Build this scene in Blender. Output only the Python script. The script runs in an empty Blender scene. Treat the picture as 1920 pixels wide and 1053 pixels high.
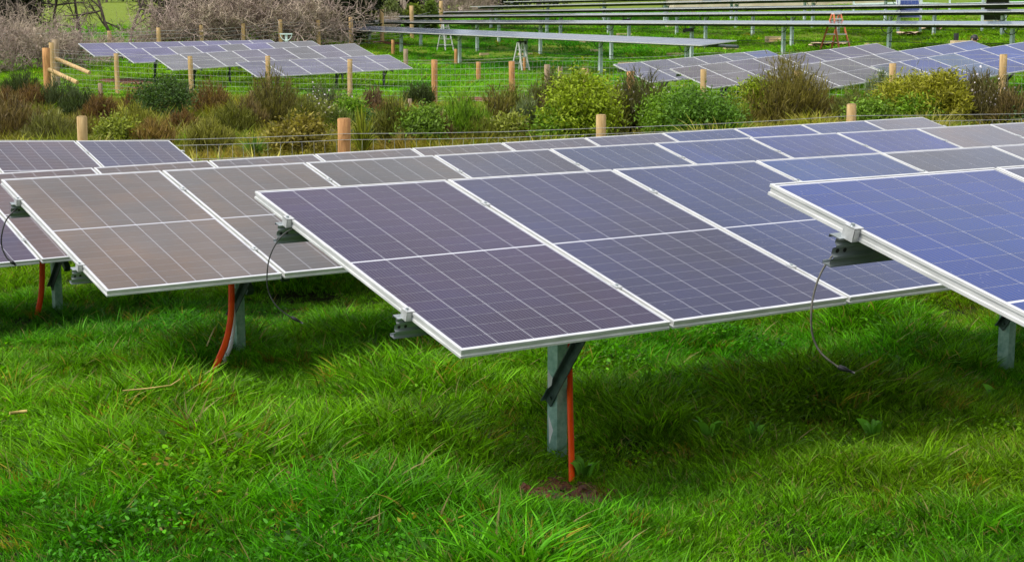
import bpy, math, random
import numpy as np
from mathutils import Matrix, Vector

# ------------------------------------------------------------------ camera, world, sun, exposure
S = bpy.context.scene
COL = S.collection
H0 = 2.0                                   # height of the lens above the scene's zero level
FPX, PITCH = 2940.57, math.radians(9.2006)

cam = bpy.data.cameras.new('camera'); cam_o = bpy.data.objects.new('camera', cam); COL.objects.link(cam_o)
cam_o.location = (0, 0, H0); cam_o.rotation_euler = (math.pi/2 - PITCH, 0, 0)
cam.sensor_width = 36; cam.lens = 36*FPX/1920; cam.clip_start = 0.1; cam.clip_end = 3000
S.camera = cam_o

SUN_EL, SUN_AZ = math.radians(52), math.radians(238)      # azimuth measured from +Y towards +X
w = bpy.data.worlds.new('World'); S.world = w; w.use_nodes = True
nt = w.node_tree; N = nt.nodes; Lk = nt.links; N.clear()
sky = N.new('ShaderNodeTexSky'); sky.sky_type = 'NISHITA'; sky.sun_disc = False
sky.sun_elevation = SUN_EL; sky.sun_rotation = SUN_AZ
sky.air_density = 1.0; sky.dust_density = 1.2; sky.ozone_density = 1.5
tc = N.new('ShaderNodeTexCoord')
sep = N.new('ShaderNodeSeparateXYZ'); Lk.new(tc.outputs['Generated'], sep.inputs[0])
mx = N.new('ShaderNodeMath'); mx.operation = 'MAXIMUM'; mx.inputs[1].default_value = 0.0; Lk.new(sep.outputs['Z'], mx.inputs[0])
ad = N.new('ShaderNodeMath'); ad.operation = 'ADD'; ad.inputs[1].default_value = 0.25; Lk.new(mx.outputs[0], ad.inputs[0])
dv = N.new('ShaderNodeVectorMath'); dv.operation = 'DIVIDE'
cb = N.new('ShaderNodeCombineXYZ')
for i in range(2): Lk.new(ad.outputs[0], cb.inputs[i])
cb.inputs[2].default_value = 1.0
Lk.new(tc.outputs['Generated'], dv.inputs[0]); Lk.new(cb.outputs[0], dv.inputs[1])
cn = N.new('ShaderNodeTexNoise'); cn.inputs['Scale'].default_value = 1.15; cn.inputs['Detail'].default_value = 6
cn.inputs['Roughness'].default_value = 0.55; cn.inputs['Distortion'].default_value = 0.3; Lk.new(dv.outputs[0], cn.inputs['Vector'])
cr = N.new('ShaderNodeValToRGB'); Lk.new(cn.outputs[0], cr.inputs[0])
cr.color_ramp.elements[0].position = 0.40; cr.color_ramp.elements[0].color = (0.12, 0.12, 0.12, 1)
cr.color_ramp.elements[1].position = 0.55; cr.color_ramp.elements[1].color = (1, 1, 1, 1)
cn2 = N.new('ShaderNodeTexNoise'); cn2.inputs['Scale'].default_value = 2.7; cn2.inputs['Detail'].default_value = 4; Lk.new(dv.outputs[0], cn2.inputs['Vector'])
cc = N.new('ShaderNodeValToRGB'); Lk.new(cn2.outputs[0], cc.inputs[0])
cc.color_ramp.elements[0].position = 0.3; cc.color_ramp.elements[0].color = (4.0, 4.05, 4.35, 1)
cc.color_ramp.elements[1].position = 0.7; cc.color_ramp.elements[1].color = (6.4, 6.3, 6.3, 1)
zr = N.new('ShaderNodeMapRange'); zr.inputs['To Min'].default_value = 0.62; zr.inputs['To Max'].default_value = 1.28; Lk.new(mx.outputs[0], zr.inputs['Value'])
cz = N.new('ShaderNodeVectorMath'); cz.operation = 'SCALE'; Lk.new(cc.outputs[0], cz.inputs[0]); Lk.new(zr.outputs[0], cz.inputs['Scale'])
mixw = N.new('ShaderNodeMix'); mixw.data_type = 'RGBA'
Lk.new(cr.outputs[0], mixw.inputs['Factor']); Lk.new(sky.outputs[0], mixw.inputs['A']); Lk.new(cz.outputs[0], mixw.inputs['B'])
bg = N.new('ShaderNodeBackground'); bg.inputs['Strength'].default_value = 0.1
Lk.new(mixw.outputs['Result'], bg.inputs['Color'])
wo = N.new('ShaderNodeOutputWorld'); Lk.new(bg.outputs[0], wo.inputs[0])

sun = bpy.data.lights.new('sun', 'SUN'); sun_o = bpy.data.objects.new('sun', sun); COL.objects.link(sun_o)
sun.energy = 1.5; sun.angle = math.radians(20); sun.color = (1.0, 0.95, 0.87)
sd = Vector((math.sin(SUN_AZ)*math.cos(SUN_EL), math.cos(SUN_AZ)*math.cos(SUN_EL), math.sin(SUN_EL)))
sun_o.rotation_euler = (-sd).to_track_quat('-Z', 'Y').to_euler()
S.view_settings.view_transform = 'Standard'; S.view_settings.look = 'None'
S.view_settings.gamma = 1; S.view_settings.use_curve_mapping = False
S.view_settings.exposure = 1.28

# ------------------------------------------------------------------ helpers
def ray(x, y):
    u = (x-960)/FPX; v = (526.5-y)/FPX
    return np.array([u, math.cos(PITCH)+v*math.sin(PITCH), -math.sin(PITCH)+v*math.cos(PITCH)])
def at(x, y, d):                            # the point of the place seen at (x, y) of the photograph, d metres ahead
    r = ray(x, y); r = r/r[1]*d
    return np.array([r[0], r[1], r[2]+H0])

def tag(o, label=None, cat=None, group=None, kind=None):
    if label: o['label'] = label
    if cat: o['category'] = cat
    if group: o['group'] = group
    if kind: o['kind'] = kind
    return o
def empty(name, loc, rz=0.0, label=None, cat=None, group=None):
    o = bpy.data.objects.new(name, None); COL.objects.link(o)
    o.location = loc; o.rotation_euler = (0, 0, rz); o.empty_display_size = 0.2
    return tag(o, label, cat, group)
def link(name, me, parent=None, mat=None, color=None):
    o = bpy.data.objects.new(name, me); COL.objects.link(o)
    if parent: o.parent = parent
    if mat is not None: o.matrix_basis = mat
    if color is not None: o.color = (*color, 1)
    return o

class MB:
    def __init__(s): s.v = []; s.f = []; s.m = []; s.uv = []; s.smooth = []
    def face(s, pts, m=0, uv=None, sm=False):
        b = len(s.v); s.v.extend([tuple(p) for p in pts]); s.f.append(tuple(range(b, b+len(pts)))); s.m.append(m)
        s.uv.extend(uv if uv else [(0, 0)]*len(pts)); s.smooth.append(sm)
    def hexa(s, p, m=0):                    # p: 8 corners, bottom ring then top ring
        for q in ((3,2,1,0),(4,5,6,7),(0,1,5,4),(1,2,6,5),(2,3,7,6),(3,0,4,7)): s.face([p[i] for i in q], m)
    def box(s, c, d, m=0, R=None):
        hx, hy, hz = d[0]/2, d[1]/2, d[2]/2
        P = [Vector(q) for q in ((-hx,-hy,-hz),(hx,-hy,-hz),(hx,hy,-hz),(-hx,hy,-hz),(-hx,-hy,hz),(hx,-hy,hz),(hx,hy,hz),(-hx,hy,hz))]
        if R is not None: P = [R @ q for q in P]
        s.hexa([q+Vector(c) for q in P], m)
    def bar(s, a, b, wd, th, m=0, up=(0,0,1)):
        a = Vector(a); b = Vector(b); d = (b-a).normalized(); u = Vector(up)
        if abs(d.dot(u)) > 0.98: u = Vector((1,0,0))
        x = d.cross(u).normalized(); y = x.cross(d)
        r = [(-1,-1),(1,-1),(1,1),(-1,1)]
        P = [a+x*i*wd/2+y*j*th/2 for i,j in r]+[b+x*i*wd/2+y*j*th/2 for i,j in r]
        s.hexa([P[0],P[1],P[2],P[3],P[4],P[5],P[6],P[7]], m)
    def tube(s, path, rad, n=6, m=0, cap=True):
        path = [Vector(p) for p in path]
        if not hasattr(rad, '__len__'): rad = [rad]*len(path)
        b = len(s.v); K = len(path); ref = None
        for i, p in enumerate(path):
            t = (path[min(i+1, K-1)]-path[max(i-1, 0)]).normalized()
            if ref is None:
                ref = Vector((0,0,1)) if abs(t.z) < 0.9 else Vector((1,0,0))
            x = t.cross(ref).normalized(); y = t.cross(x).normalized(); ref = -y if y.dot(ref) < 0 else y
            x = t.cross(ref).normalized(); y = ref
            for j in range(n):
                a = 2*math.pi*j/n; s.v.append(tuple(p+(x*math.cos(a)+y*math.sin(a))*rad[i]))
        for i in range(K-1):
            for j in range(n):
                a = b+i*n+j; c = b+i*n+(j+1) % n
                s.f.append((a, c, c+n, a+n)); s.m.append(m); s.uv.extend([(0,0)]*4); s.smooth.append(n > 3)
        if cap:
            for q in (tuple(b+j for j in range(n)), tuple(b+(K-1)*n+j for j in reversed(range(n)))):
                s.f.append(q); s.m.append(m); s.uv.extend([(0,0)]*n); s.smooth.append(False)
    def profile(s, pts, x0, x1, m=0):       # closed (y,z) outline swept along x
        A = [(x0, p[0], p[1]) for p in pts]; B = [(x1, p[0], p[1]) for p in pts]; n = len(pts)
        for i in range(n):
            j = (i+1) % n; s.face([A[i], B[i], B[j], A[j]], m)
    def mesh(s, name, mats):
        me = bpy.data.meshes.new(name); me.from_pydata(s.v, [], s.f)
        for mt in mats: me.materials.append(mt)
        me.polygons.foreach_set('material_index', s.m); me.polygons.foreach_set('use_smooth', s.smooth)
        ul = me.uv_layers.new(name='UVMap'); ul.data.foreach_set('uv', np.array(s.uv, dtype=np.float32).ravel())
        me.update(); return me
    def build(s, name, mats, parent=None, mat=None, color=None):
        if not isinstance(mats, (list, tuple)): mats = [mats]
        return link(name, s.mesh(name, mats), parent, mat, color)

def fast_mesh(name, V, F, uv, mat):         # V (n,3), F (m,4) quads, uv (m*4,2)
    me = bpy.data.meshes.new(name); V = np.asarray(V, np.float32); F = np.asarray(F, np.int32)
    me.vertices.add(len(V)); me.vertices.foreach_set('co', V.ravel())
    me.loops.add(F.size); me.loops.foreach_set('vertex_index', F.ravel())
    me.polygons.add(len(F)); me.polygons.foreach_set('loop_start', np.arange(0, F.size, F.shape[1], dtype=np.int32))
    me.polygons.foreach_set('use_smooth', np.ones(len(F), dtype=bool))
    ul = me.uv_layers.new(name='UVMap'); ul.data.foreach_set('uv', np.asarray(uv, np.float32).ravel())
    me.materials.append(mat); me.update(calc_edges=True); me.validate(); return me

def vnoise(x, y, sc, seed=0):
    x = np.asarray(x, float)/sc; y = np.asarray(y, float)/sc
    xi = np.floor(x).astype(np.int64); yi = np.floor(y).astype(np.int64); fx = x-xi; fy = y-yi
    fx = fx*fx*(3-2*fx); fy = fy*fy*(3-2*fy)
    def h(a, b):
        n = (a*374761393 + b*668265263 + seed*974711) & 0xFFFFFFFF
        n = ((n ^ (n >> 13))*1274126177) & 0xFFFFFFFF
        return ((n ^ (n >> 16)) & 0xFFFF)/65535.0
    return (h(xi,yi)*(1-fx)+h(xi+1,yi)*fx)*(1-fy)+(h(xi,yi+1)*(1-fx)+h(xi+1,yi+1)*fx)*fy

# ------------------------------------------------------------------ materials
def newmat(name):
    m = bpy.data.materials.new(name); m.use_nodes = True; n = m.node_tree.nodes; l = m.node_tree.links
    return m, n, l, n['Principled BSDF']
def noise_mat(name, c1, c2, scale=8, rough=0.6, metal=0.0, bump=0.0, stretch=None, detail=5, lo=0.35, hi=0.65, spec=0.5, bscale=None, local=True):
    m, n, l, p = newmat(name)
    t = n.new('ShaderNodeTexCoord'); mp = n.new('ShaderNodeMapping'); l.new(t.outputs['Object'], mp.inputs[0])
    if stretch: mp.inputs['Scale'].default_value = stretch
    nz = n.new('ShaderNodeTexNoise'); nz.inputs['Scale'].default_value = scale; nz.inputs['Detail'].default_value = detail
    nz.inputs['Roughness'].default_value = 0.62; l.new(mp.outputs[0], nz.inputs['Vector'])
    r = n.new('ShaderNodeValToRGB'); l.new(nz.outputs[0], r.inputs[0])
    r.color_ramp.elements[0].position = lo; r.color_ramp.elements[0].color = (*c1, 1)
    r.color_ramp.elements[1].position = hi; r.color_ramp.elements[1].color = (*c2, 1)
    l.new(r.outputs[0], p.inputs['Base Color'])
    p.inputs['Roughness'].default_value = rough; p.inputs['Metallic'].default_value = metal; p.inputs['Specular IOR Level'].default_value = spec
    if bump:
        b = n.new('ShaderNodeBump'); b.inputs['Strength'].default_value = bump; b.inputs['Distance'].default_value = 0.02
        n2 = n.new('ShaderNodeTexNoise'); n2.inputs['Scale'].default_value = bscale or scale*3; n2.inputs['Detail'].default_value = 4
        l.new(mp.outputs[0], n2.inputs['Vector']); l.new(n2.outputs[0], b.inputs['Height']); l.new(b.outputs[0], p.inputs['Normal'])
    return m

def leaf_material(name, transl=0.35, use_obj_color=True, instancer=False, rough=0.5):
    m, n, l, p = newmat(name)
    uv = n.new('ShaderNodeUVMap'); uv.uv_map = 'UVMap'
    sp = n.new('ShaderNodeSeparateXYZ'); l.new(uv.outputs[0], sp.inputs[0])
    if instancer:
        a = n.new('ShaderNodeAttribute'); a.attribute_type = 'INSTANCER'; a.attribute_name = 'tint'; src = a.outputs['Color']
    else:
        a = n.new('ShaderNodeObjectInfo'); src = a.outputs['Color']
    # every blade or leaf keeps a value and a hue of its own; tips run a little yellower, as leaves do
    mr = n.new('ShaderNodeMapRange'); mr.inputs['To Min'].default_value = 0.38; mr.inputs['To Max'].default_value = 1.7; l.new(sp.outputs['X'], mr.inputs['Value'])
    mul = n.new('ShaderNodeMix'); mul.data_type = 'RGBA'; mul.blend_type = 'MULTIPLY'; mul.inputs['Factor'].default_value = 1
    l.new(src, mul.inputs['A']); l.new(mr.outputs[0], mul.inputs['B'])
    tip = n.new('ShaderNodeMix'); tip.data_type = 'RGBA'; tip.blend_type = 'MULTIPLY'
    tf = n.new('ShaderNodeMath'); tf.operation = 'MULTIPLY'; tf.inputs[1].default_value = 0.55; l.new(sp.outputs['Y'], tf.inputs[0])
    l.new(tf.outputs[0], tip.inputs['Factor']); l.new(mul.outputs['Result'], tip.inputs['A']); tip.inputs['B'].default_value = (1.3, 1.3, 0.6, 1)
    l.new(tip.outputs['Result'], p.inputs['Base Color'])
    if instancer:                           # here and there a dead straw coloured blade
        gt = n.new('ShaderNodeMath'); gt.operation = 'GREATER_THAN'; gt.inputs[1].default_value = 0.955; l.new(sp.outputs['X'], gt.inputs[0])
        st = n.new('ShaderNodeMix'); st.data_type = 'RGBA'; l.new(gt.outputs[0], st.inputs['Factor']); l.new(tip.outputs['Result'], st.inputs['A']); st.inputs['B'].default_value = (0.30,0.25,0.09,1)
        tip = st; l.new(tip.outputs['Result'], p.inputs['Base Color'])
    p.inputs['Roughness'].default_value = rough; p.inputs['Specular IOR Level'].default_value = 0.16
    tr = n.new('ShaderNodeBsdfTranslucent')
    tm = n.new('ShaderNodeMix'); tm.data_type = 'RGBA'; tm.blend_type = 'MULTIPLY'; tm.inputs['Factor'].default_value = 1
    l.new(tip.outputs['Result'], tm.inputs['A']); tm.inputs['B'].default_value = (1.35, 1.45, 0.5, 1)
    l.new(tm.outputs['Result'], tr.inputs['Color'])
    ms = n.new('ShaderNodeMixShader'); ms.inputs[0].default_value = transl
    l.new(p.outputs[0], ms.inputs[1]); l.new(tr.outputs[0], ms.inputs[2]); l.new(ms.outputs[0], n['Material Output'].inputs[0])
    return m

M = {}
M['grass'] = leaf_material('grass_blade', 0.4, instancer=True, rough=0.5)
M['leaf'] = leaf_material('leaf', 0.3)
M['bark'] = noise_mat('bark', (0.05,0.035,0.025), (0.14,0.105,0.08), 12, 0.9, bump=0.5, stretch=(1,1,0.25))
M['twig'] = noise_mat('grey_twig', (0.15,0.105,0.085), (0.42,0.325,0.26), 3, 0.85)
M['pale_twig'] = noise_mat('pale_twig', (0.20,0.15,0.11), (0.50,0.40,0.29), 3, 0.85)
M['flower'] = noise_mat('flower', (0.6,0.5,0.5), (0.8,0.75,0.74), 30, 0.6)
M['galv'] = noise_mat('galvanised_steel', (0.18,0.34,0.25), (0.36,0.53,0.43), 22, 0.5, metal=0.35, bump=0.08, detail=6)
M['galv_pale'] = noise_mat('pale_galvanised_steel', (0.52,0.63,0.59), (0.68,0.77,0.74), 6, 0.5, metal=0.2)
M['rail'] = noise_mat('rolled_steel', (0.24,0.28,0.285), (0.44,0.48,0.485), 14, 0.34, metal=0.55, bump=0.04, stretch=(0.15,1,1))
M['dark_steel'] = noise_mat('dark_green_steel', (0.02,0.035,0.03), (0.055,0.085,0.075), 10, 0.4, metal=0.4, bump=0.05)
M['brace_steel'] = noise_mat('brace_steel', (0.035,0.062,0.052), (0.09,0.135,0.115), 14, 0.42, metal=0.4, bump=0.05)
M['tube_dark'] = noise_mat('dark_tube_steel', (0.05,0.062,0.06), (0.11,0.13,0.125), 3, 0.5, metal=0.4)
M['wood'] = noise_mat('treated_pine', (0.38,0.235,0.085), (0.60,0.42,0.19), 7, 0.8, bump=0.35, stretch=(3,3,0.35), detail=7)
M['wood_old'] = noise_mat('weathered_pine', (0.20,0.14,0.085), (0.42,0.31,0.19), 7, 0.85, bump=0.4, stretch=(3,3,0.35), detail=7)
M['wood_orange'] = noise_mat('fresh_orange_pine', (0.33,0.15,0.05), (0.56,0.29,0.10), 7, 0.8, bump=0.35, stretch=(3,3,0.35), detail=7)
M['timber'] = noise_mat('sawn_timber', (0.50,0.36,0.19), (0.68,0.53,0.33), 5, 0.8, bump=0.2, stretch=(0.3,3,3))
M['wire'] = noise_mat('fence_wire', (0.36,0.36,0.34), (0.52,0.52,0.49), 5, 0.45, metal=0.5)
M['orange'] = noise_mat('orange_conduit', (0.80,0.062,0.002), (0.88,0.10,0.004), 12, 0.5, bump=0.05, spec=0.2)
M['white_pvc'] = noise_mat('white_pipe', (0.60,0.60,0.57), (0.74,0.74,0.71), 6, 0.4)
M['cable'] = noise_mat('black_cable', (0.012,0.012,0.012), (0.05,0.05,0.045), 25, 0.5)
M['grey_cable'] = noise_mat('muddy_cable', (0.07,0.066,0.05), (0.17,0.16,0.125), 25, 0.6)
M['black'] = noise_mat('black_plastic', (0.008,0.008,0.009), (0.025,0.025,0.027), 20, 0.45)
M['alu'] = noise_mat('ladder_aluminium', (0.60,0.60,0.57), (0.75,0.75,0.72), 9, 0.4, metal=0.3)
M['ladder_orange'] = noise_mat('orange_fibreglass', (0.55,0.13,0.05), (0.68,0.20,0.09), 9, 0.5)
M['soil'] = noise_mat('red_soil', (0.055,0.019,0.008), (0.20,0.070,0.028), 16, 0.95, bump=1.0, detail=8, bscale=38)
M['card'] = noise_mat('cardboard', (0.40,0.28,0.17), (0.60,0.46,0.31), 4, 0.85, bump=0.2)
M['cream'] = noise_mat('cream_wall', (0.50,0.42,0.28), (0.62,0.55,0.40), 1.2, 0.8)
M['roof'] = noise_mat('grey_roof', (0.22,0.23,0.24), (0.33,0.34,0.35), 2, 0.5, metal=0.3)
M['skin'] = noise_mat('skin', (0.42,0.25,0.17), (0.52,0.32,0.23), 9, 0.55)
M['hair'] = noise_mat('dark_hair', (0.006,0.005,0.005), (0.02,0.016,0.014), 60, 0.5)
M['red_cloth'] = noise_mat('red_jacket', (0.30,0.02,0.018), (0.42,0.04,0.03), 20, 0.85)
M['navy'] = noise_mat('navy_trousers', (0.015,0.018,0.03), (0.04,0.045,0.06), 20, 0.85)

# frame: anodised aluminium with faint streaks
M['frame'] = noise_mat('anodised_frame', (0.47,0.48,0.46), (0.70,0.70,0.68), 5, 0.38, metal=0.25, stretch=(1,1,6))
M['clamp'] = noise_mat('clamp_aluminium', (0.42,0.43,0.42), (0.58,0.59,0.57), 40, 0.4, metal=0.4)
M['back'] = noise_mat('underside_sheet', (0.55,0.56,0.57), (0.65,0.66,0.67), 3, 0.6)

def glass_surface(n, l, p):
    """low-iron front glass: fine dust, dried drops, a faintly uneven gloss"""
    g = n.new('ShaderNodeNewGeometry')
    v = n.new('ShaderNodeTexVoronoi'); v.inputs['Scale'].default_value = 42; l.new(g.outputs['Position'], v.inputs['Vector'])
    nz = n.new('ShaderNodeTexNoise'); nz.inputs['Scale'].default_value = 2.3; nz.inputs['Detail'].default_value = 5; l.new(g.outputs['Position'], nz.inputs['Vector'])
    th = n.new('ShaderNodeMapRange'); th.inputs['From Min'].default_value = 0.42; th.inputs['From Max'].default_value = 0.68
    th.inputs['To Min'].default_value = 0.0; th.inputs['To Max'].default_value = 0.15; l.new(nz.outputs[0], th.inputs['Value'])
    lt = n.new('ShaderNodeMath'); lt.operation = 'LESS_THAN'; l.new(v.outputs['Distance'], lt.inputs[0]); l.new(th.outputs[0], lt.inputs[1])
    rr = n.new('ShaderNodeMapRange'); rr.inputs['To Min'].default_value = 0.08; rr.inputs['To Max'].default_value = 0.2; l.new(nz.outputs[0], rr.inputs['Value'])
    l.new(rr.outputs[0], p.inputs['Roughness']); p.inputs['IOR'].default_value = 1.2     # anti-reflective coated glass
    return g, lt, nz

def cell_material(name='silicon_cell', fine=True):
    m, n, l, p = newmat(name)
    oi = n.new('ShaderNodeObjectInfo')
    uv = n.new('ShaderNodeUVMap'); uv.uv_map = 'UVMap'; sp = n.new('ShaderNodeSeparateXYZ'); l.new(uv.outputs[0], sp.inputs[0])
    g, lt, nz = glass_surface(n, l, p)
    # ten thin busbars per cell
    a = n.new('ShaderNodeMath'); a.operation = 'MULTIPLY'; a.inputs[1].default_value = 10; l.new(sp.outputs['X'], a.inputs[0])
    f = n.new('ShaderNodeMath'); f.operation = 'FRACT'; l.new(a.outputs[0], f.inputs[0])
    c = n.new('ShaderNodeMath'); c.operation = 'COMPARE'; c.inputs[1].default_value = 0.5; c.inputs[2].default_value = 0.05; l.new(f.outputs[0], c.inputs[0])
    n3 = n.new('ShaderNodeTexNoise'); n3.inputs['Scale'].default_value = 0.9; n3.inputs['Detail'].default_value = 3; l.new(g.outputs['Position'], n3.inputs['Vector'])
    mr = n.new('ShaderNodeMapRange'); mr.inputs['From Min'].default_value = 0.3; mr.inputs['From Max'].default_value = 0.7
    mr.inputs['To Min'].default_value = 0.75; mr.inputs['To Max'].default_value = 1.25; l.new(n3.outputs[0], mr.inputs['Value'])
    mu = n.new('ShaderNodeMix'); mu.data_type = 'RGBA'; mu.blend_type = 'MULTIPLY'; mu.inputs['Factor'].default_value = 1
    l.new(oi.outputs['Color'], mu.inputs['A']); l.new(mr.outputs[0], mu.inputs['B'])
    n4 = n.new('ShaderNodeTexNoise'); n4.inputs['Scale'].default_value = 2.1; n4.inputs['Detail'].default_value = 4; n4.inputs['Distortion'].default_value = 0.6; l.new(g.outputs['Position'], n4.inputs['Vector'])
    m4 = n.new('ShaderNodeMapRange'); m4.inputs['From Min'].default_value = 0.35; m4.inputs['From Max'].default_value = 0.65; l.new(n4.outputs[0], m4.inputs['Value'])
    alt = n.new('ShaderNodeMix'); alt.data_type = 'RGBA'; alt.blend_type = 'MULTIPLY'; l.new(m4.outputs[0], alt.inputs['Factor']); l.new(mu.outputs['Result'], alt.inputs['A']); alt.inputs['B'].default_value = (1.22,1.02,0.84,1) if fine else (1.04,1.0,0.97,1)
    mu = alt
    if not fine: l.new(mu.outputs['Result'], p.inputs['Base Color']); return m
    bb = n.new('ShaderNodeMix'); bb.data_type = 'RGBA'; l.new(c.outputs[0], bb.inputs['Factor']); l.new(mu.outputs['Result'], bb.inputs['A']); bb.inputs['B'].default_value = (0.11,0.11,0.14,1)
    du = n.new('ShaderNodeMath'); du.operation = 'MULTIPLY'; du.inputs[1].default_value = 0.16; l.new(lt.outputs[0], du.inputs[0])
    dd = n.new('ShaderNodeMix'); dd.data_type = 'RGBA'; l.new(du.outputs[0], dd.inputs['Factor']); l.new(bb.outputs['Result'], dd.inputs['A']); dd.inputs['B'].default_value = (0.55,0.54,0.58,1)
    l.new(dd.outputs['Result'], p.inputs['Base Color'])
    return m
M['cell'] = cell_material(); M['cell_far'] = cell_material('silicon_cell_far', False)
def sheet_material():
    m, n, l, p = newmat('white_backsheet_under_glass')
    glass_surface(n, l, p); p.inputs['Base Color'].default_value = (0.50,0.51,0.55,1); return m
M['sheet'] = sheet_material()

# ------------------------------------------------------------------ terrain
CTRL = [(0,7,-1.93),(2.8,8.8,-1.99),(-1.68,9.5,-2.05),(-3.6,12.1,-2.25),(0,5,-1.9),(-3,6,-1.92),(3,6,-1.9),(0,0,-1.8),(-6,0,-1.8),(6,0,-1.8),
 (5,19.4,-2.28),(4.6,15.1,-2.15),(3.1,10.2,-2.0),(-3.7,17.1,-2.42),(-6,15.5,-2.35),(-2.25,21,-2.42),(4.8,22,-2.30),(-5.6,20.5,-2.40),
 (0,30,-2.45),(-8,30,-2.5),(8,30,-2.3),(10,35,-2.0),(5.1,41.5,-2.2),(0,47,-2.35),(-5.2,51,-2.45),(-13.8,55,-2.35),(-16.6,56,-2.2),(13,35,-1.9),
 (-15,65,-2.2),(-10,67,-1.95),(-5,59,-2.2),(-13,60,-2.35),(3.5,46,-2.35),(8.2,50.7,-2.0),(11.2,48.9,-1.75),(14,43,-1.65),(7,41.5,-2.2),
 (4,66.5,-1.99),(-2.6,75.4,-1.8),(-6,79.9,-1.39),(-9.4,84.4,-.92),(7.3,62.1,-1.75),(5.25,72,-1.55),(-8.2,89.9,-.8),(-1.5,81,-1.43),(12.4,62.6,-1.0),
 (-2.7,89.7,-.95),(-6.1,94.3,-.61),(3.8,81.1,-.75),(.6,92.5,-.38),(-.7,99,.15),(12.8,62,-.92),(15.3,58.8,-.78),(17.3,60,-.5),(19.5,65,-.3),(21,85,.45),
 (-22,75,-1.5),(-9.6,78,-1.0),(-28,70,-1.6),(-30,110,-.2),(-70,250,3.6),(0,120,1.2),(0,250,4.2),(30,100,1.3),(70,250,5),(-100,100,.2),(100,100,2.5),
 (0,600,14),(-350,600,13),(350,600,16),(-300,0,-3),(300,0,0),(0,-120,-1.8),(40,30,-1.6),(-40,30,-2.4),(-300,300,4),(300,300,6)]
CT = np.array(CTRL, float)
CT[:,2] *= 1.0
_K = np.linalg.norm(CT[:,None,:2]-CT[None,:,:2], axis=2) - 0.6*np.eye(len(CT))
_A = np.zeros((len(CT)+1, len(CT)+1)); _A[:-1,:-1] = _K; _A[-1,:-1] = 1; _A[:-1,-1] = 1
_W = np.linalg.solve(_A, np.append(CT[:,2], 0))
def ground(x, y, bumps=True):
    x = np.asarray(x, float); y = np.asarray(y, float); sh = x.shape; x = x.ravel(); y = y.ravel()
    z = np.full(x.shape, _W[-1])
    for i in range(len(CT)): z += _W[i]*np.hypot(x-CT[i,0], y-CT[i,1])
    if bumps:
        near = np.clip(1-(np.hypot(x, y)-12)/10, 0, 1)
        z += near*((vnoise(x*.35+y*.08,y,0.42,7)-.5)*0.15 + (vnoise(x,y,0.34,5)-.5)*0.05 + (vnoise(x,y,0.62,1)-.5)*0.11 + (vnoise(x,y,1.4,2)-.5)*0.08)
        z += (1-near)*((vnoise(x,y,1.6,3)-.5)*0.16 + (vnoise(x,y,5,4)-.5)*0.2)
    z -= 0.12*np.exp(-((x-.2)**2+(y-6.8)**2)/.2)          # hollow dug round the foot of the centre post
    return (z+H0).reshape(sh)
def gz(x, y): return float(ground(np.array([x]), np.array([y]))[0])

u = np.linspace(-1, 1, 281); v = np.linspace(0, 1, 381)
gx = np.sinh(u*6.0)/np.sinh(6.0)*520
vy = np.concatenate([np.linspace(-140, 0, 20)[:-1], np.linspace(0, 5, 14)[:-1], 5+np.cumsum(np.geomspace(0.09, 9.5, 330))])
XX, YY = np.meshgrid(gx, vy)
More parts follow.
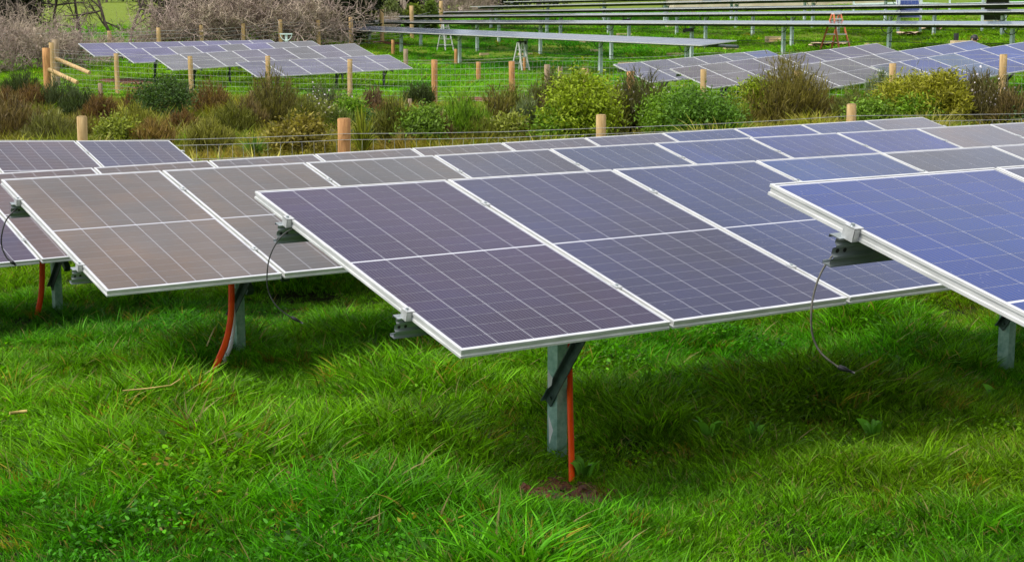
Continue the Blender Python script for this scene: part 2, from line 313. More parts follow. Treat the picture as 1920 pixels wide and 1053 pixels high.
# fan the columns out with distance so that the mesh stays fine where the view is narrow
XX = XX*np.clip(0.35+YY/60, 0.35, 1.6)
ZZ = ground(XX, YY)
nx, ny = XX.shape[1], XX.shape[0]
V = np.stack([XX.ravel(), YY.ravel(), ZZ.ravel()], 1)
ii = (np.arange(ny-1)[:,None]*nx+np.arange(nx-1)[None,:]).ravel()
F = np.stack([ii, ii+1, ii+nx+1, ii+nx], 1)
def ground_material():
    m, n, l, p = newmat('meadow_ground')
    g = n.new('ShaderNodeNewGeometry')
    def nz(sc, det=6, ro=0.6):
        t = n.new('ShaderNodeTexNoise'); t.inputs['Scale'].default_value = sc; t.inputs['Detail'].default_value = det; t.inputs['Roughness'].default_value = ro
        l.new(g.outputs['Position'], t.inputs['Vector']); return t
    a = nz(0.16); b = nz(3.2, 8, 0.7); c = nz(14, 4)
    r1 = n.new('ShaderNodeValToRGB'); l.new(b.outputs[0], r1.inputs[0])
    e = r1.color_ramp.elements; e[0].position = 0.3; e[0].color = (0.045,0.125,0.005,1); e[1].position = 0.7; e[1].color = (0.11,0.22,0.008,1)
    r2 = n.new('ShaderNodeValToRGB'); l.new(b.outputs[0], r2.inputs[0])
    e = r2.color_ramp.elements; e[0].position = 0.3; e[0].color = (0.10,0.15,0.010,1); e[1].position = 0.72; e[1].color = (0.19,0.24,0.020,1)
    fr = n.new('ShaderNodeMapRange'); fr.inputs['From Min'].default_value = 0.42; fr.inputs['From Max'].default_value = 0.62; l.new(a.outputs[0], fr.inputs['Value'])
    # the pasture far up the hill is paler and yellower than the paddock
    sp = n.new('ShaderNodeSeparateXYZ'); l.new(g.outputs['Position'], sp.inputs[0])
    fy = n.new('ShaderNodeMapRange'); fy.inputs['From Min'].default_value = 95; fy.inputs['From Max'].default_value = 130; l.new(sp.outputs['Y'], fy.inputs['Value'])
    mf = n.new('ShaderNodeMath'); mf.operation = 'MAXIMUM'; l.new(fr.outputs[0], mf.inputs[0]); l.new(fy.outputs[0], mf.inputs[1])
    mx = n.new('ShaderNodeMix'); mx.data_type = 'RGBA'; l.new(mf.outputs[0], mx.inputs['Factor']); l.new(r1.outputs[0], mx.inputs['A']); l.new(r2.outputs[0], mx.inputs['B'])
    # moist soil between the near tufts
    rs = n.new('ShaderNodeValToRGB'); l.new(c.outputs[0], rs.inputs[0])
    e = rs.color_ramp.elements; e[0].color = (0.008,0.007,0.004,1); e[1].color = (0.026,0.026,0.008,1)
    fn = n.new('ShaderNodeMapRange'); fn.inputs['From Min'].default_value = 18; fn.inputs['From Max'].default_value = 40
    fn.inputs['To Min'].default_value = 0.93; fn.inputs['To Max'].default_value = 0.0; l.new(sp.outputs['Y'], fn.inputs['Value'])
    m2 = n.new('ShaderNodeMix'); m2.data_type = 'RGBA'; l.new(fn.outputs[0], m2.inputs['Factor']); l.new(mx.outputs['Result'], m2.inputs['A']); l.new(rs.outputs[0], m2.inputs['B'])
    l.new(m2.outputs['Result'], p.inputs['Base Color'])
    p.inputs['Roughness'].default_value = 0.9; p.inputs['Specular IOR Level'].default_value = 0.15
    bp = n.new('ShaderNodeBump'); bp.inputs['Strength'].default_value = 0.9; bp.inputs['Distance'].default_value = 0.12
    l.new(b.outputs[0], bp.inputs['Height']); l.new(bp.outputs[0], p.inputs['Normal'])
    return m
gme = fast_mesh('ground', V, F, np.zeros((F.size, 2)), ground_material())
tag(link('ground', gme), kind='structure')

def soil_patch(cx, cy, a, b, rot, seed, lift=0.035):
    rng = random.Random(seed); m = MB(); n = 22; rings = 4; P = [[(cx, cy)]*n]
    for k in range(1, rings+1):
        R = []
        for i in range(n):
            t = 2*math.pi*i/n; q = k/rings*(1+(rng.random()-.5)*0.4)
            x, y = a*q*math.cos(t), b*q*math.sin(t)
            R.append((cx+x*math.cos(rot)-y*math.sin(rot), cy+x*math.sin(rot)+y*math.cos(rot)))
        P.append(R)
    def z(q, k): return (q[0], q[1], gz(*q)+(lift*(0.7+rng.random()*0.6) if k < rings else -0.01))
    Z = [[z(q, k) for q in R] for k, R in enumerate(P)]
    Z[0] = [Z[0][0]]*n
    for k in range(rings):
        for i in range(n):
            j = (i+1) % n
            if k == 0: m.face([Z[0][0], Z[1][i], Z[1][j]])
            else: m.face([Z[k][i], Z[k+1][i], Z[k+1][j], Z[k][j]])
    o = m.build('bare_soil', M['soil']); tag(o, kind='structure'); return o
PATCH = [(0.225, 6.5, 0.19, 0.32), (-0.58, 8.6, 0.07, 0.12)]
soil_patch(0.24, 6.52, 0.23, 0.36, 0.2, 3, 0.012)
soil_patch(-0.58, 8.75, 0.16, 0.26, 0.3, 4, 0.02)
for (px, py, d, a, b, r, sd_) in ((905,163,52,1.1,.45,-0.5,5),(955,172,49,1.3,.5,-0.45,6),(235,150,62,1.2,1.2,0,7),(255,158,58,1.0,.7,0,8),(705,77,88,1.8,.6,0,9),(1020,174,47.5,1.0,.35,-.3,10),(1283,175,46,.7,.5,0,11)):
    q = at(px, py, d); soil_patch(q[0], q[1], a, b, r, sd_, 0.08)

rng_ = random.Random(17); m_ = MB()
for i in range(150):
    a_ = rng_.random()*6.283; q_ = math.sqrt(rng_.random()); x_, y_ = .24+.2*q_*math.cos(a_), 6.5+.33*q_*math.sin(a_); r_ = .004+.017*rng_.random()**2.2
    c_ = Vector((x_, y_, gz(x_, y_)+.008+r_*.4)); R_ = Matrix.Rotation(rng_.random()*6.28, 3, 'Z') @ Matrix.Rotation(rng_.random(), 3, 'X')
    P_ = [c_+R_ @ Vector((i_*r_*(.7+.6*rng_.random()), j_*r_*(.7+.6*rng_.random()), k_*r_*(.5+.4*rng_.random()))) for k_ in (-1, 1) for i_, j_ in ((-1,-1),(1,-1),(1,1),(-1,1))]
    m_.hexa(P_)
tag(m_.build('soil_clods', M['soil']), 'loose red soil clods round the foot of the orange conduit', 'soil', kind='stuff')

# ------------------------------------------------------------------ solar panels
PW, PL, PG = 1.038, 1.776, 0.018
PP = PW+PG
def frame_mesh():
    m = MB(); lip = 0.0095
    def ring(x0, y0, z0, x1, y1, z1, mt=0):     # inset x0/y0 from the outline at z0 to inset x1 at z1
        A = [(x0,-x0,z0),(PW-x0,-x0,z0),(PW-x0,-PL+x0,z0),(x0,-PL+x0,z0)]
        B = [(x1,-x1,z1),(PW-x1,-x1,z1),(PW-x1,-PL+x1,z1),(x1,-PL+x1,z1)]
        for i in range(4):
            j = (i+1) % 4; m.face([A[i], B[i], B[j], A[j]], mt)
    ring(lip,0,-0.0005, 0.001,0,0.0); ring(0.001,0,0.0, 0,0,-0.001)
    ring(0,0,-0.001, 0,0,-0.010); ring(0,0,-0.010, 0.0035,0,-0.012); ring(0.0035,0,-0.012, 0.0035,0,-0.024)
    ring(0.0035,0,-0.024, 0,0,-0.026); ring(0,0,-0.026, 0,0,-0.035); ring(0,0,-0.035, 0.03,0,-0.035); ring(0.03,0,-0.035, 0.03,0,-0.033)
    ring(0.03,0,-0.033, 0.0045,0,-0.033); ring(0.0045,0,-0.033, 0.0045,0,-0.007)
    a = lip-0.001
    m.face([(a,-PL+a,-0.0022),(PW-a,-PL+a,-0.0022),(PW-a,-a,-0.0022),(a,-a,-0.0022)], 1)
    c = 0.0045
    m.face([(c,-c,-0.007),(PW-c,-c,-0.007),(PW-c,-PL+c,-0.007),(c,-PL+c,-0.007)], 2)
    m.box((PW/2,-PL/2,-0.017), (0.10,0.06,0.018), 3)
    return m.mesh('panel', [M['frame'], M['sheet'], M['back'], M['black']])
PANEL_ME = frame_mesh()
MX, MY, MID = 0.0155, 0.020, 0.010
CPX = (PW-2*MX)/6; CPY = (PL-2*MY-MID)/20
CW, CH = CPX-0.0027, CPY-0.0016
def cell_pos(i, j): return (MX+CPX*(i+.5), -(MY+CPY*(j+.5)+(MID if j >= 10 else 0)))
def cell_quad(m, cx, cy, z):
    w_, h_ = CW/2, CH/2
    m.face([(cx-w_,cy-h_,z),(cx+w_,cy-h_,z),(cx+w_,cy+h_,z),(cx-w_,cy+h_,z)], 0, [(0,0),(1,0),(1,1),(0,1)])
m_ = MB(); cell_quad(m_, 0, 0, 0.0)
CELL_ME = m_.mesh('cell', [M['cell']])
m_ = MB()
for i in range(6):
    for j in range(20): cell_quad(m_, *cell_pos(i, j), -0.0018)
CELLS_ME = m_.mesh('cells', [M['cell']])
m_ = MB(); CW, CH = CPX-0.0016, CPY-0.0006
for i in range(6):
    for j in range(20): cell_quad(m_, *cell_pos(i, j), -0.0018)
FAR_CELLS_ME = m_.mesh('cells', [M['cell_far']])
# a plainer panel for the far trackers, which are seen edge-on
m_ = MB(); m_.box((PW/2,-PL/2,-0.0175), (PW,PL,0.035), 0)
for a_, b_ in ((0.02, PL/2-.005), (PL/2+.005, PL-.02)): m_.face([(.018,-b_,.0012),(PW-.018,-b_,.0012),(PW-.018,-a_,.0012),(.018,-a_,.0012)], 1)
FAR_PANEL_ME = m_.mesh('panel', [M['frame'], M['cell_far']])
m_ = MB(); m_.box((0,0,-0.014), (0.016,0.05,0.03), 0); m_.box((0,0,0.0025), (0.036,0.04,0.0035), 0); m_.tube([(0,0,0.004),(0,0,0.010)], 0.0065, 6, 1)
CLAMP_ME = m_.mesh('clamp', [M['clamp'], M['rail']])
# end clamp, taller, standing on the outside of the last frame
m_ = MB(); m_.box((-0.0135,0,-0.019), (0.024,0.042,0.036), 0); m_.box((-0.007,0,0.0025), (0.038,0.042,0.0035), 0); m_.box((-0.0245,0,-0.012), (0.003,0.042,0.03), 0); m_.tube([(-0.013,0,0.004),(-0.013,0,0.012)], 0.0065, 6, 1)
ENDCLAMP_ME = m_.mesh('clamp', [M['clamp'], M['rail']])

def sheet_outline(pts, t=0.0025):            # thickens an open line of (y,z) points into a closed outline
    P = [Vector((p[0], p[1])) for p in pts]; A = []; B = []
    for i, p in enumerate(P):
        d = (P[min(i+1, len(P)-1)]-P[max(i-1, 0)]).normalized(); n = Vector((-d.y, d.x))
        A.append(p+n*t/2); B.append(p-n*t/2)
    return [tuple(q) for q in A+B[::-1]]
RAIL = sheet_outline([((y_*0.55 if y_ > 0.01 else y_), z_*0.72) for y_, z_ in [(0.05,-0.012),(0.05,0.0),(-0.012,0.0),(-0.012,-0.004),(0,-0.006),(0,-0.02),(-0.008,-0.03),(-0.008,-0.038),(0.003,-0.048),(0.003,-0.07),
                      (-0.008,-0.08),(-0.008,-0.088),(0,-0.096),(0,-0.112),(-0.006,-0.122),(0.05,-0.122),(0.05,-0.110)]])
def rail_mesh(L_):
    m = MB(); m.profile(RAIL, 0, L_)
    for x in (0.02, 0.05):
        m.tube([(x,0.004,-0.0425),(x,0.0005,-0.0425)], 0.007, 8, 1)
    return m.mesh('rail', [M['rail'], M['black']])
CH_ = sheet_outline([(-0.037,0.027),(-0.037,-0.027),(0.037,-0.027),(0.037,0.027)], 0.004)

AZ = math.radians(54.67)
def table_axes(az, sl, ti):
    s = np.array([math.sin(az)*math.cos(sl), math.cos(az)*math.cos(sl), math.sin(sl)])
    h = np.array([math.cos(az), -math.sin(az), 0])
    t = h*math.cos(ti)-np.array([0,0,1])*math.sin(ti); t = t-s*(t@s); t /= np.linalg.norm(t)
    n = np.cross(s, -t); return s, t, n
def mat4(x, y, z, o):
    return Matrix(((x[0],y[0],z[0],o[0]),(x[1],y[1],z[1],o[1]),(x[2],y[2],z[2],o[2]),(0,0,0,1)))

def solar_table(tl, az, sl, ti, k0, k1, post_s, label, group, tint, detail=2, single=(), rail_ext=0.045, steel='galv', foot='galv'):
    """panels k0..k1-1 along the row; tl = upper left corner of panel 0"""
    s, t, n = table_axes(az, sl, ti); tl = np.array(tl)
    c0 = tl+s*post_s[0]+t*(0.5*PL)
    root = empty('solar_table', (c0[0], c0[1], gz(c0[0], c0[1])), math.pi/2-az, label, 'solar array', group)
    RW = Matrix.Translation(root.location) @ Matrix.Rotation(math.pi/2-az, 4, 'Z'); inv = RW.inverted()
    def W(o): return inv @ mat4(s, -t, n, o)
    for k in range(k0, k1):
        o = tl+s*(k*PP)
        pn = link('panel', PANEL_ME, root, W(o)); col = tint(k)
        if k in single:
            for i in range(6):
                for j in range(20):
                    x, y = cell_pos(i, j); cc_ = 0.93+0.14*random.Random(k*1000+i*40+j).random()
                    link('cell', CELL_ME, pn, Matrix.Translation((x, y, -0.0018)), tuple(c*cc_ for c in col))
        else:
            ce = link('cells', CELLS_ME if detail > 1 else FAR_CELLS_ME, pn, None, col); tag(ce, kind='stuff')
    L_ = (k1-k0)*PP-PG
    rl = rail_mesh(L_+2*rail_ext)
    for f in (0.2, 0.785):
        link('rail', rl, root, W(tl+s*(k0*PP-rail_ext)+t*(f*PL-0.02)-n*0.0365))
        if detail > 1:
            for k in range(k0, k1+1):
                e = k in (k0, k1)
                o = tl+s*(k*PP-(0 if k == k0 else PG if k == k1 else PG/2))+t*(f*PL)
                Mx = W(o)
                if k == k1: Mx = Mx @ Matrix.Rotation(math.pi, 4, 'Z')
                link('clamp', ENDCLAMP_ME if e else CLAMP_ME, root, Mx)
    hy = np.array([-math.cos(az), math.sin(az), 0]); sx = np.array([math.sin(az), math.cos(az), 0])
    def loc(p): return inv @ Vector(p)
    for ps in post_s:
        c = tl+s*ps+t*(0.5*PL)-n*0.165; g = gz(c[0], c[1])
        m = MB(); zt = c[2]+0.02; q = loc((c[0], c[1], g-0.4)); hh = zt-g+0.4
        A = [(x, y) for (y, x) in CH_]
        n_ = len(A)
        for i in range(n_):
            j = (i+1) % n_
            m.face([(q.x+A[i][0],q.y+A[i][1],q.z),(q.x+A[j][0],q.y+A[j][1],q.z),(q.x+A[j][0],q.y+A[j][1],q.z+hh),(q.x+A[i][0],q.y+A[i][1],q.z+hh)])
        # lips that close most of the channel's open side
        m.box((q.x+0.0275,q.y+0.028,q.z+hh/2),(0.004,0.021,hh)); m.box((q.x+0.0275,q.y-0.028,q.z+hh/2),(0.004,0.021,hh))
        m.build('post', M[foot], root)
        m = MB()
        a = tl+s*(ps+0.055)+t*(0.15*PL)-n*0.162; b = tl+s*(ps+0.055)+t*(0.83*PL)-n*0.162
        m.bar(loc(a), loc(b), 0.05, 0.07); m.build('rafter', M['dark_steel'], root)
        m = MB()
        a = np.array([c[0], c[1], 0])-sx*0.036-hy*(-0.02); a[2] = g+0.30*(zt-g)
        b = tl+s*(ps-0.036)+t*(0.71*PL)-n*0.15
        la, lb = loc(a), loc(b); m.bar(la, lb, 0.006, 0.044)
        d_ = (lb-la).normalized(); up = Vector((1,0,0)).cross(d_).normalized()
        m.bar(la+Vector((-0.014,0,0))-up*0.025, lb+Vector((-0.014,0,0))-up*0.025, 0.03, 0.006)
        for f_ in (0.06, 0.9):
            e_ = la+(lb-la)*f_; m.tube([e_+Vector((-0.012,0,0)), e_+Vector((0.012,0,0))], 0.009, 6)
        m.build('brace', M['brace_steel'], root)
        if detail > 1:
            m = MB()
            a2 = np.array([c[0], c[1], 0])+sx*0.105+hy*0.03; a2[2] = g+0.5*(zt-g)
            b2 = tl+s*(ps+0.105)+t*(0.22*PL)-n*0.2
            m.bar(loc(a2), loc(b2), 0.045, 0.045); m.build('brace', M['brace_steel'], root)
    return root, inv, (s, t, n)

def pick(lst, k0=0):
    def f(k):
        i = min(max(k-k0, 0), len(lst)-1); return lst[i]
    return f
NEARG = 'fixed tilt tables in front of the fence'
PZ = lambda p: (p[0], p[1], p[2]+H0)
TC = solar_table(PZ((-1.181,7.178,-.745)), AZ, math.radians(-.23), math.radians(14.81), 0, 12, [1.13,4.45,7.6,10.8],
    'centre table of purple solar panels whose steel post stands in a bare red soil patch', NEARG,
    pick([(.021,.014,.052),(.015,.019,.068),(.009,.023,.095),(.005,.032,.14),(.040,.050,.085),(.08,.08,.1)]), single=(0,1))  # cell tints with the reflected sky painted in, bluer then greyer along the row
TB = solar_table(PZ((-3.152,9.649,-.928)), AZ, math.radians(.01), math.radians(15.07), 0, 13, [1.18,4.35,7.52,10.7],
    'table of brownish solar panels, its post beside an orange and a white pipe', NEARG,
    pick([(.094,.080,.072),(.074,.069,.066),(.05,.05,.052),(.028,.034,.066),(.018,.034,.095),(.012,.030,.12),(.010,.028,.14),(.010,.026,.14),(.085,.085,.105),(.075,.075,.095)]), single=(0,1))  # brown, blue and grey steps put cloud and sky reflection into the cell colour
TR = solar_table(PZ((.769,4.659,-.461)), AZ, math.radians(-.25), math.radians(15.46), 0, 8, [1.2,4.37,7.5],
    'nearest table of blue rain-spotted solar panels cut off at the right edge', NEARG,
    pick([(.0025,.027,.165),(.035,.042,.085),(.08,.08,.09)]), single=(0,))  # blue of the reflected sky is part of this base colour
TA = solar_table(PZ((-3.548,13.291,-1.178)), AZ, math.radians(.44), math.radians(15.75), -5, 10, [-3.87,-.65,2.47,5.64,8.81],
    'long solar table whose upper strip shows just in front of the near wire fence', NEARG,
    pick([(.05,.045,.08),(.05,.045,.08),(.05,.045,.08),(.045,.036,.075),(.075,.055,.058),(.07,.06,.06),(.065,.06,.065),(.06,.057,.062),(.06,.058,.066),(.055,.055,.075),(.042,.05,.095),(.016,.036,.12),(.012,.03,.145),(.02,.042,.14),(.075,.085,.125)], -5))  # reflected cloud and blue sky painted into the panel tints
TL_ = solar_table(at(316.7,263.3,17.1)-np.array(table_axes(AZ, math.radians(-2.2), 0)[0])*PW, AZ, math.radians(-2.2), math.radians(15.5), -7, 1, [-5.9,-2.9,.3],
    'violet solar table at the left, its level top edge below the near fence', NEARG,
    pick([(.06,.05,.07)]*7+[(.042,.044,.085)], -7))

FARG = 'fixed tilt tables beyond the second fence'
rv = random.Random(5)
def mixt(base, var, grey=None, pg=0.25):
    rr = random.Random(int(base[0]*1e4)+int(base[2]*1e3))
    L_ = []
    for k in range(14):
        b = grey if (grey and rr.random() < pg) else base
        q = 1+(rr.random()-.5)*var; L_.append(tuple(c*q for c in b))
    return pick(L_)
vi = (.055,.052,.12); gr = (.070,.071,.082)
for (px, py, d, k1, sl, lab, tn, po) in (
    (146.7,81.7,62.7,8,.7,'hindmost of the four left far solar tables, against the bare grey thicket', mixt(vi,.2), [1.2,4.3,7.4]),
    (216.7,92.7,60.28,8,1.9,'left far solar table second from the thicket, violet and grey panels mixed', mixt(vi,.25,gr,.3), [1.2,4.3,7.4]),
    (286.7,105,57.8,8,2.7,'left far solar table third from the thicket with greyer panels', mixt((.06,.056,.085),.25,gr,.5), [1.2,4.3,7.4]),
    (441.7,117.3,56.2,6,1.9,'shortest of the left far solar tables, six panels long, nearest the second fence', mixt((.06,.06,.10),.15), [1.2,3.6,5.6])):
    solar_table(at(px,py,d), AZ, math.radians(sl), math.radians(15.5), 0, k1, po, lab, FARG, tn, detail=1, foot='dark_steel')
for (px, py, d, k1, sl, lab, tn, po) in (
    (1150,120.7,47,6,3.3,'short far solar table left of the right-hand group, grey panels ending in a blue one', pick([(.055,.06,.10),(.06,.062,.09),(.066,.066,.085),(.058,.06,.09),(.06,.07,.10),(.035,.055,.14)]), [1.2,4.4]),
    (1256,129,44.07,8,4.4,'far solar table of brownish grey panels second in the right-hand group', pick([(.066,.058,.068),(.07,.066,.072),(.06,.056,.078),(.072,.064,.07),(.054,.052,.084)]), [1.2,4.3,7.4]),
    (1432.5,132,41.76,8,5.0,'far solar table behind the tall olive shrub, grey panels turning blue to the right', pick([(.07,.066,.07),(.075,.073,.077),(.07,.069,.076),(.066,.066,.08),(.06,.068,.11),(.045,.058,.14),(.032,.05,.15),(.028,.055,.17)]), [1.2,4.3,7.4]),
    (1632,124,39.5,9,5.3,'blue far solar table at the right edge, nearest the second fence', pick([(.05,.06,.10),(.032,.048,.14),(.045,.075,.14),(.022,.042,.16),(.02,.045,.18),(.025,.05,.17)]), [1.2,4.3,7.4])):
    solar_table(at(px,py,d), AZ, math.radians(sl), math.radians(15.8), 0, k1, po, lab, FARG, tn, detail=1, foot='dark_steel')

# conduits, hanging cables
def part_tube(name, pts, r, mat, T, n=8, sub=6):
    P = [Vector(p) for p in pts]; out = []
    for i in range(len(P)-1):
        p0 = P[max(i-1,0)]; p1 = P[i]; p2 = P[i+1]; p3 = P[min(i+2,len(P)-1)]
        for k in range(sub):
            t = k/sub; out.append(0.5*((2*p1)+(p2-p0)*t+(2*p0-5*p1+4*p2-p3)*t*t+(3*p1-p0-3*p2+p3)*t**3))
    out.append(P[-1]); m = MB(); m.tube([T[1] @ q for q in out], r, n)
    return m.build(name, M[mat], T[0])
part_tube('conduit', [at(1067,600,7.2), at(1068,680,7.2), at(1069,760,7.1), at(1071,835,6.95), at(1072,905,6.8)], 0.0145, 'orange', TC)
part_tube('conduit', [at(433,500,9.5), at(434,545,9.5), at(433,590,9.45), at(425,635,9.4), at(410,674,9.3), at(402,692,9.3)], 0.0205, 'orange', TB)
part_tube('pipe', [at(437,540,9.62), at(438,600,9.6), at(433,645,9.55), at(423,670,9.5), at(415,690,9.5)], 0.014, 'white_pvc', TB)
part_tube('conduit', [at(79,470,12.2), at(79,520,12.2), at(76,560,12.15), at(66,600,12.1), at(50,634,12.0)], 0.023, 'orange', TA)
def cable(pts, plug, d, T, mat, r):
    c = part_tube('cable', [at(x, y, d+dd) for x, y, dd in pts], r, mat, T, 6)
    a, b = [Vector(at(x, y, d)) for x, y in plug]; m = MB(); dr = (b-a).normalized()
    q = [T[1] @ (a+(b-a)*k) for k in (0,.08,.45,.5,.6,.62,1)]
    m.tube(q, [r*1.4,r*2.6,r*2.6,r*1.8,r*2.3,r*1.6,r*1.2], 8); m.build('plug', M['black'], c)
cable([(556,428,.06),(540,433,.0),(522,450,-.02),(507,478,-.02),(501,510,-.02),(503,545,0),(520,575,0),(548,596,0)], [(546,594),(568,606)], 6.85, TC, 'cable', 0.003)
cable([(1600,455,.1),(1585,462,.02),(1562,478,0),(1540,510,-.02),(1526,550,-.02),(1521,590,-.02),(1524,630,0),(1540,662,0),(1572,688,0)], [(1571,687),(1602,699)], 4.45, TR, 'grey_cable', 0.003)
cable([(42,388,.1),(28,394,.02),(12,412,0),(4,436,-.02),(3,460,0),(12,482,0),(22,491,0)], [(20,489),(31,498)], 9.35, TB, 'cable', 0.0045)

for pts in (((1027,693),(1036,708),(1034,722),(1027,728)),((1028,775),(1033,792),(1037,806),(1030,832))):
    m = MB(); A_ = [TC[1] @ Vector(at(x, y, 6.86)) for x, y in pts]; B_ = [TC[1] @ Vector(at(x, y, 6.8625)) for x, y in pts]
    m.hexa(B_+A_); m.build('label_scrap', M['white_pvc'], TC[0])

# ------------------------------------------------------------------ flat tracker rows on the slope beyond
TAZ = math.radians(-37.0)
TDIR = np.array([math.sin(TAZ), math.cos(TAZ), 0]); TSIDE = np.array([math.cos(TAZ), -math.sin(TAZ), 0])
def hpost_mesh(h):
    m = MB(); m.box((0,0,h/2), (0.006,0.14,h)); m.box((0,0.0705,h/2), (0.10,0.008,h)); m.box((0,-0.0705,h/2), (0.10,0.008,h)); return m
def tracker(left, right, phase, label, roll, posts=True, motors=(), step=5.55):
    """left/right: ends of the table's near edge; panels lie across the row"""
    A = np.array(left, float); B = np.array(right, float); v_ = A-B; Ln = np.linalg.norm(v_); sdir = v_/Ln
    az = math.atan2(sdir[0], sdir[1])
    root = empty('solar_tracker', (B[0], B[1], gz(B[0], B[1])), math.pi/2-az, label, 'solar array', 'flat tracker rows on the slope')
    RW = Matrix.Translation(root.location) @ Matrix.Rotation(math.pi/2-az, 4, 'Z'); inv = RW.inverted()
    hx = np.array([sdir[1], -sdir[0], 0]); hx /= np.linalg.norm(hx)          # to the right of the row direction, away from the camera
    if hx[1] < 0: hx = -hx
    across = hx*math.cos(roll)+np.array([0,0,1])*math.sin(roll); across -= sdir*(across@sdir); across /= np.linalg.norm(across)
    # local panel: x along the row, y from far edge (0) to near edge (-PL)
    x_ = -sdir if np.cross(-sdir, across)[2] > 0 else sdir
    n_ = np.cross(x_, across); K = int(Ln/PP)
    rr = random.Random(int(Ln*100))
    for k in range(K):
        o = (A if x_@sdir < 0 else B)+x_*(k*PP)+across*PL
        q = 0.9+rr.random()*0.2
        link('panel', FAR_PANEL_ME, root, inv @ mat4(x_, across, n_, o), (.06*q,.062*q,.085*q))
    cen = across*(PL/2)-n_*0.12
    m = MB(); m.tube([inv @ Vector(B+cen-sdir*0.3), inv @ Vector(A+cen+sdir*0.3)], 0.062, 8); m.build('torque_tube', M['tube_dark'], root)
    s_ = phase
    pi_ = 0
    hs = {}
    while s_ < Ln-0.2:
        c = B+sdir*s_+cen; g = gz(c[0], c[1])
        if s_ > 0.3:
            l0 = inv @ Vector((c[0], c[1], g-0.3)); hh = c[2]-g+0.22
            o = hpost_mesh(hh).build('post', M['galv_pale'], root, Matrix.Translation(l0))
            m = MB(); R_ = 0.34; arc = []
            for i in range(13):
                a = math.pi*(1+i/12); arc.append(inv @ Vector(c+(sdir*math.cos(a)*R_)+np.array([0,0,1])*(math.sin(a)*R_+0.06)-across*0.11))
            m.tube(arc, 0.016, 5); m.build('curved_bracket', M['tube_dark'], root)
            if pi_ in motors:
                m = MB(); ce = inv @ Vector(c-across*0.16+np.array([0,0,-0.22])); m.box(ce, (0.42,0.16,0.15)); m.tube([ce+Vector((0.1,0,0)), ce+Vector((0.34,0,-0.04))], 0.07, 8)
                m.build('drive_motor', M['black'], root)
        s_ += step; pi_ += 1
    m = MB()
    pts = []
    for i in range(60):
        c = B+sdir*(Ln*i/59)+cen; pts.append(inv @ Vector((c[0], c[1], c[2]-0.62+0.03*math.cos((Ln*i/59-phase)/step*2*math.pi))))
    m.tube(pts, 0.011, 4); m.build('cable', M['tube_dark'], root)
    return root
tracker(at(577,52.5,87), at(1340,86,59.3), 2.65, 'nearest flat tracker row, its pale top visible, sloping down towards the right', math.radians(5.5), motors=(2,))
tracker(at(642,41,92.2), at(1990,46.5,52.5), 2.6, 'second flat tracker row spanning the paddock above the nearest one', math.radians(3.6), motors=(3,))
tracker(at(712,31,96.9), at(1990,20.5,58.6), 3.2, 'third flat tracker row from the front, crossed by the orange ladder top', math.radians(3.0), motors=(4,))
tracker(at(814,22.5,99.8), at(1990,6,63.5), 1.4, 'fourth flat tracker row from the front, higher up the slope', math.radians(2.6))
tracker(at(881,12.5,104), at(1990,-12,68), 4.0, 'fifth flat tracker row from the front, leaving the picture at the top', math.radians(2.2))
tracker(at(944,3.5,108), at(1700,-14,82), 2.0, 'farthest flat tracker row, just touching the top edge', math.radians(2.0))

# ------------------------------------------------------------------ fences
def round_post(h, r, seed, mat, top_r=None):
    rng = random.Random(seed); m = MB(); n = 10
    path = [(rng.uniform(-.004,.004), rng.uniform(-.004,.004), z) for z in np.linspace(-0.3, h-0.012, 6)]
    path.append((path[-1][0], path[-1][1], h))
    rad = [r*(1+rng.uniform(-.04,.04)) for _ in path[:-1]]+[r*0.9]
    m.tube(path, rad, n); return m, mat
def fence(name, label, posts, heights, stay, wire_r, group=None, z_of=None):
    """posts: (x, y, height, radius, material, lean)"""
    x0, y0 = posts[0][0], posts[0][1]
    root = empty(name, (x0, y0, gz(x0, y0)), 0, label, 'fence', group); base = Vector(root.location)
    for i, (x, y, h, r, mt, ln) in enumerate(posts):
        m, mm = round_post(h, r, i*7+int(abs(x)*10), mt)
        o = m.build('post', M[mm], root, Matrix.Translation(Vector((x, y, gz(x, y)))-base) @ Matrix.Rotation(ln, 4, 'Y'))
    tops = [(p[0], p[1], gz(p[0], p[1])) for p in posts]
    rng = random.Random(3)
    def line(frac, jit=0.0):
        pts = []
        for i in range(len(tops)-1):
            a, b = tops[i], tops[i+1]; za = a[2]+frac; zb = b[2]+frac
            for k in range(8):
                t = k/8; pts.append(Vector((a[0]+(b[0]-a[0])*t, a[1]+(b[1]-a[1])*t-0.09, za+(zb-za)*t-0.02*math.sin(math.pi*t)+rng.uniform(-jit,jit)))-base)
        pts.append(Vector((tops[-1][0], tops[-1][1]-0.09, tops[-1][2]+frac))-base); return pts
    L0 = None
    for hgt in heights:
        P = line(hgt, 0.003); m = MB(); m.tube(P, wire_r, 4, cap=False); m.build('wire', M['wire'], root)
        if hgt != heights[0] and L0 is None: L0 = P
    if stay:
        m = MB(); lo = line(heights[-1])
        for i in range(len(tops)-1):
            a, b = tops[i], tops[i+1]; n = max(1, int(math.hypot(b[0]-a[0], b[1]-a[1])/stay))
            for k in range(n):
                t = (k+.5)/n; h1 = heights[1]; h2 = heights[-1]
                x = a[0]+(b[0]-a[0])*t; y = a[1]+(b[1]-a[1])*t-0.092; z = a[2]+(b[2]-a[2])*t-0.02*math.sin(math.pi*t)
                dx = rng.uniform(-.03,.03)
                P = [Vector((x+dx*(j-1), y, z+h1+(h2-h1)*j/2))-base for j in range(3)]
                m.tube(P, wire_r*0.85, 3, cap=False)
        o = m.build('wire_mesh', M['wire'], root); tag(o, kind='stuff')
    return root

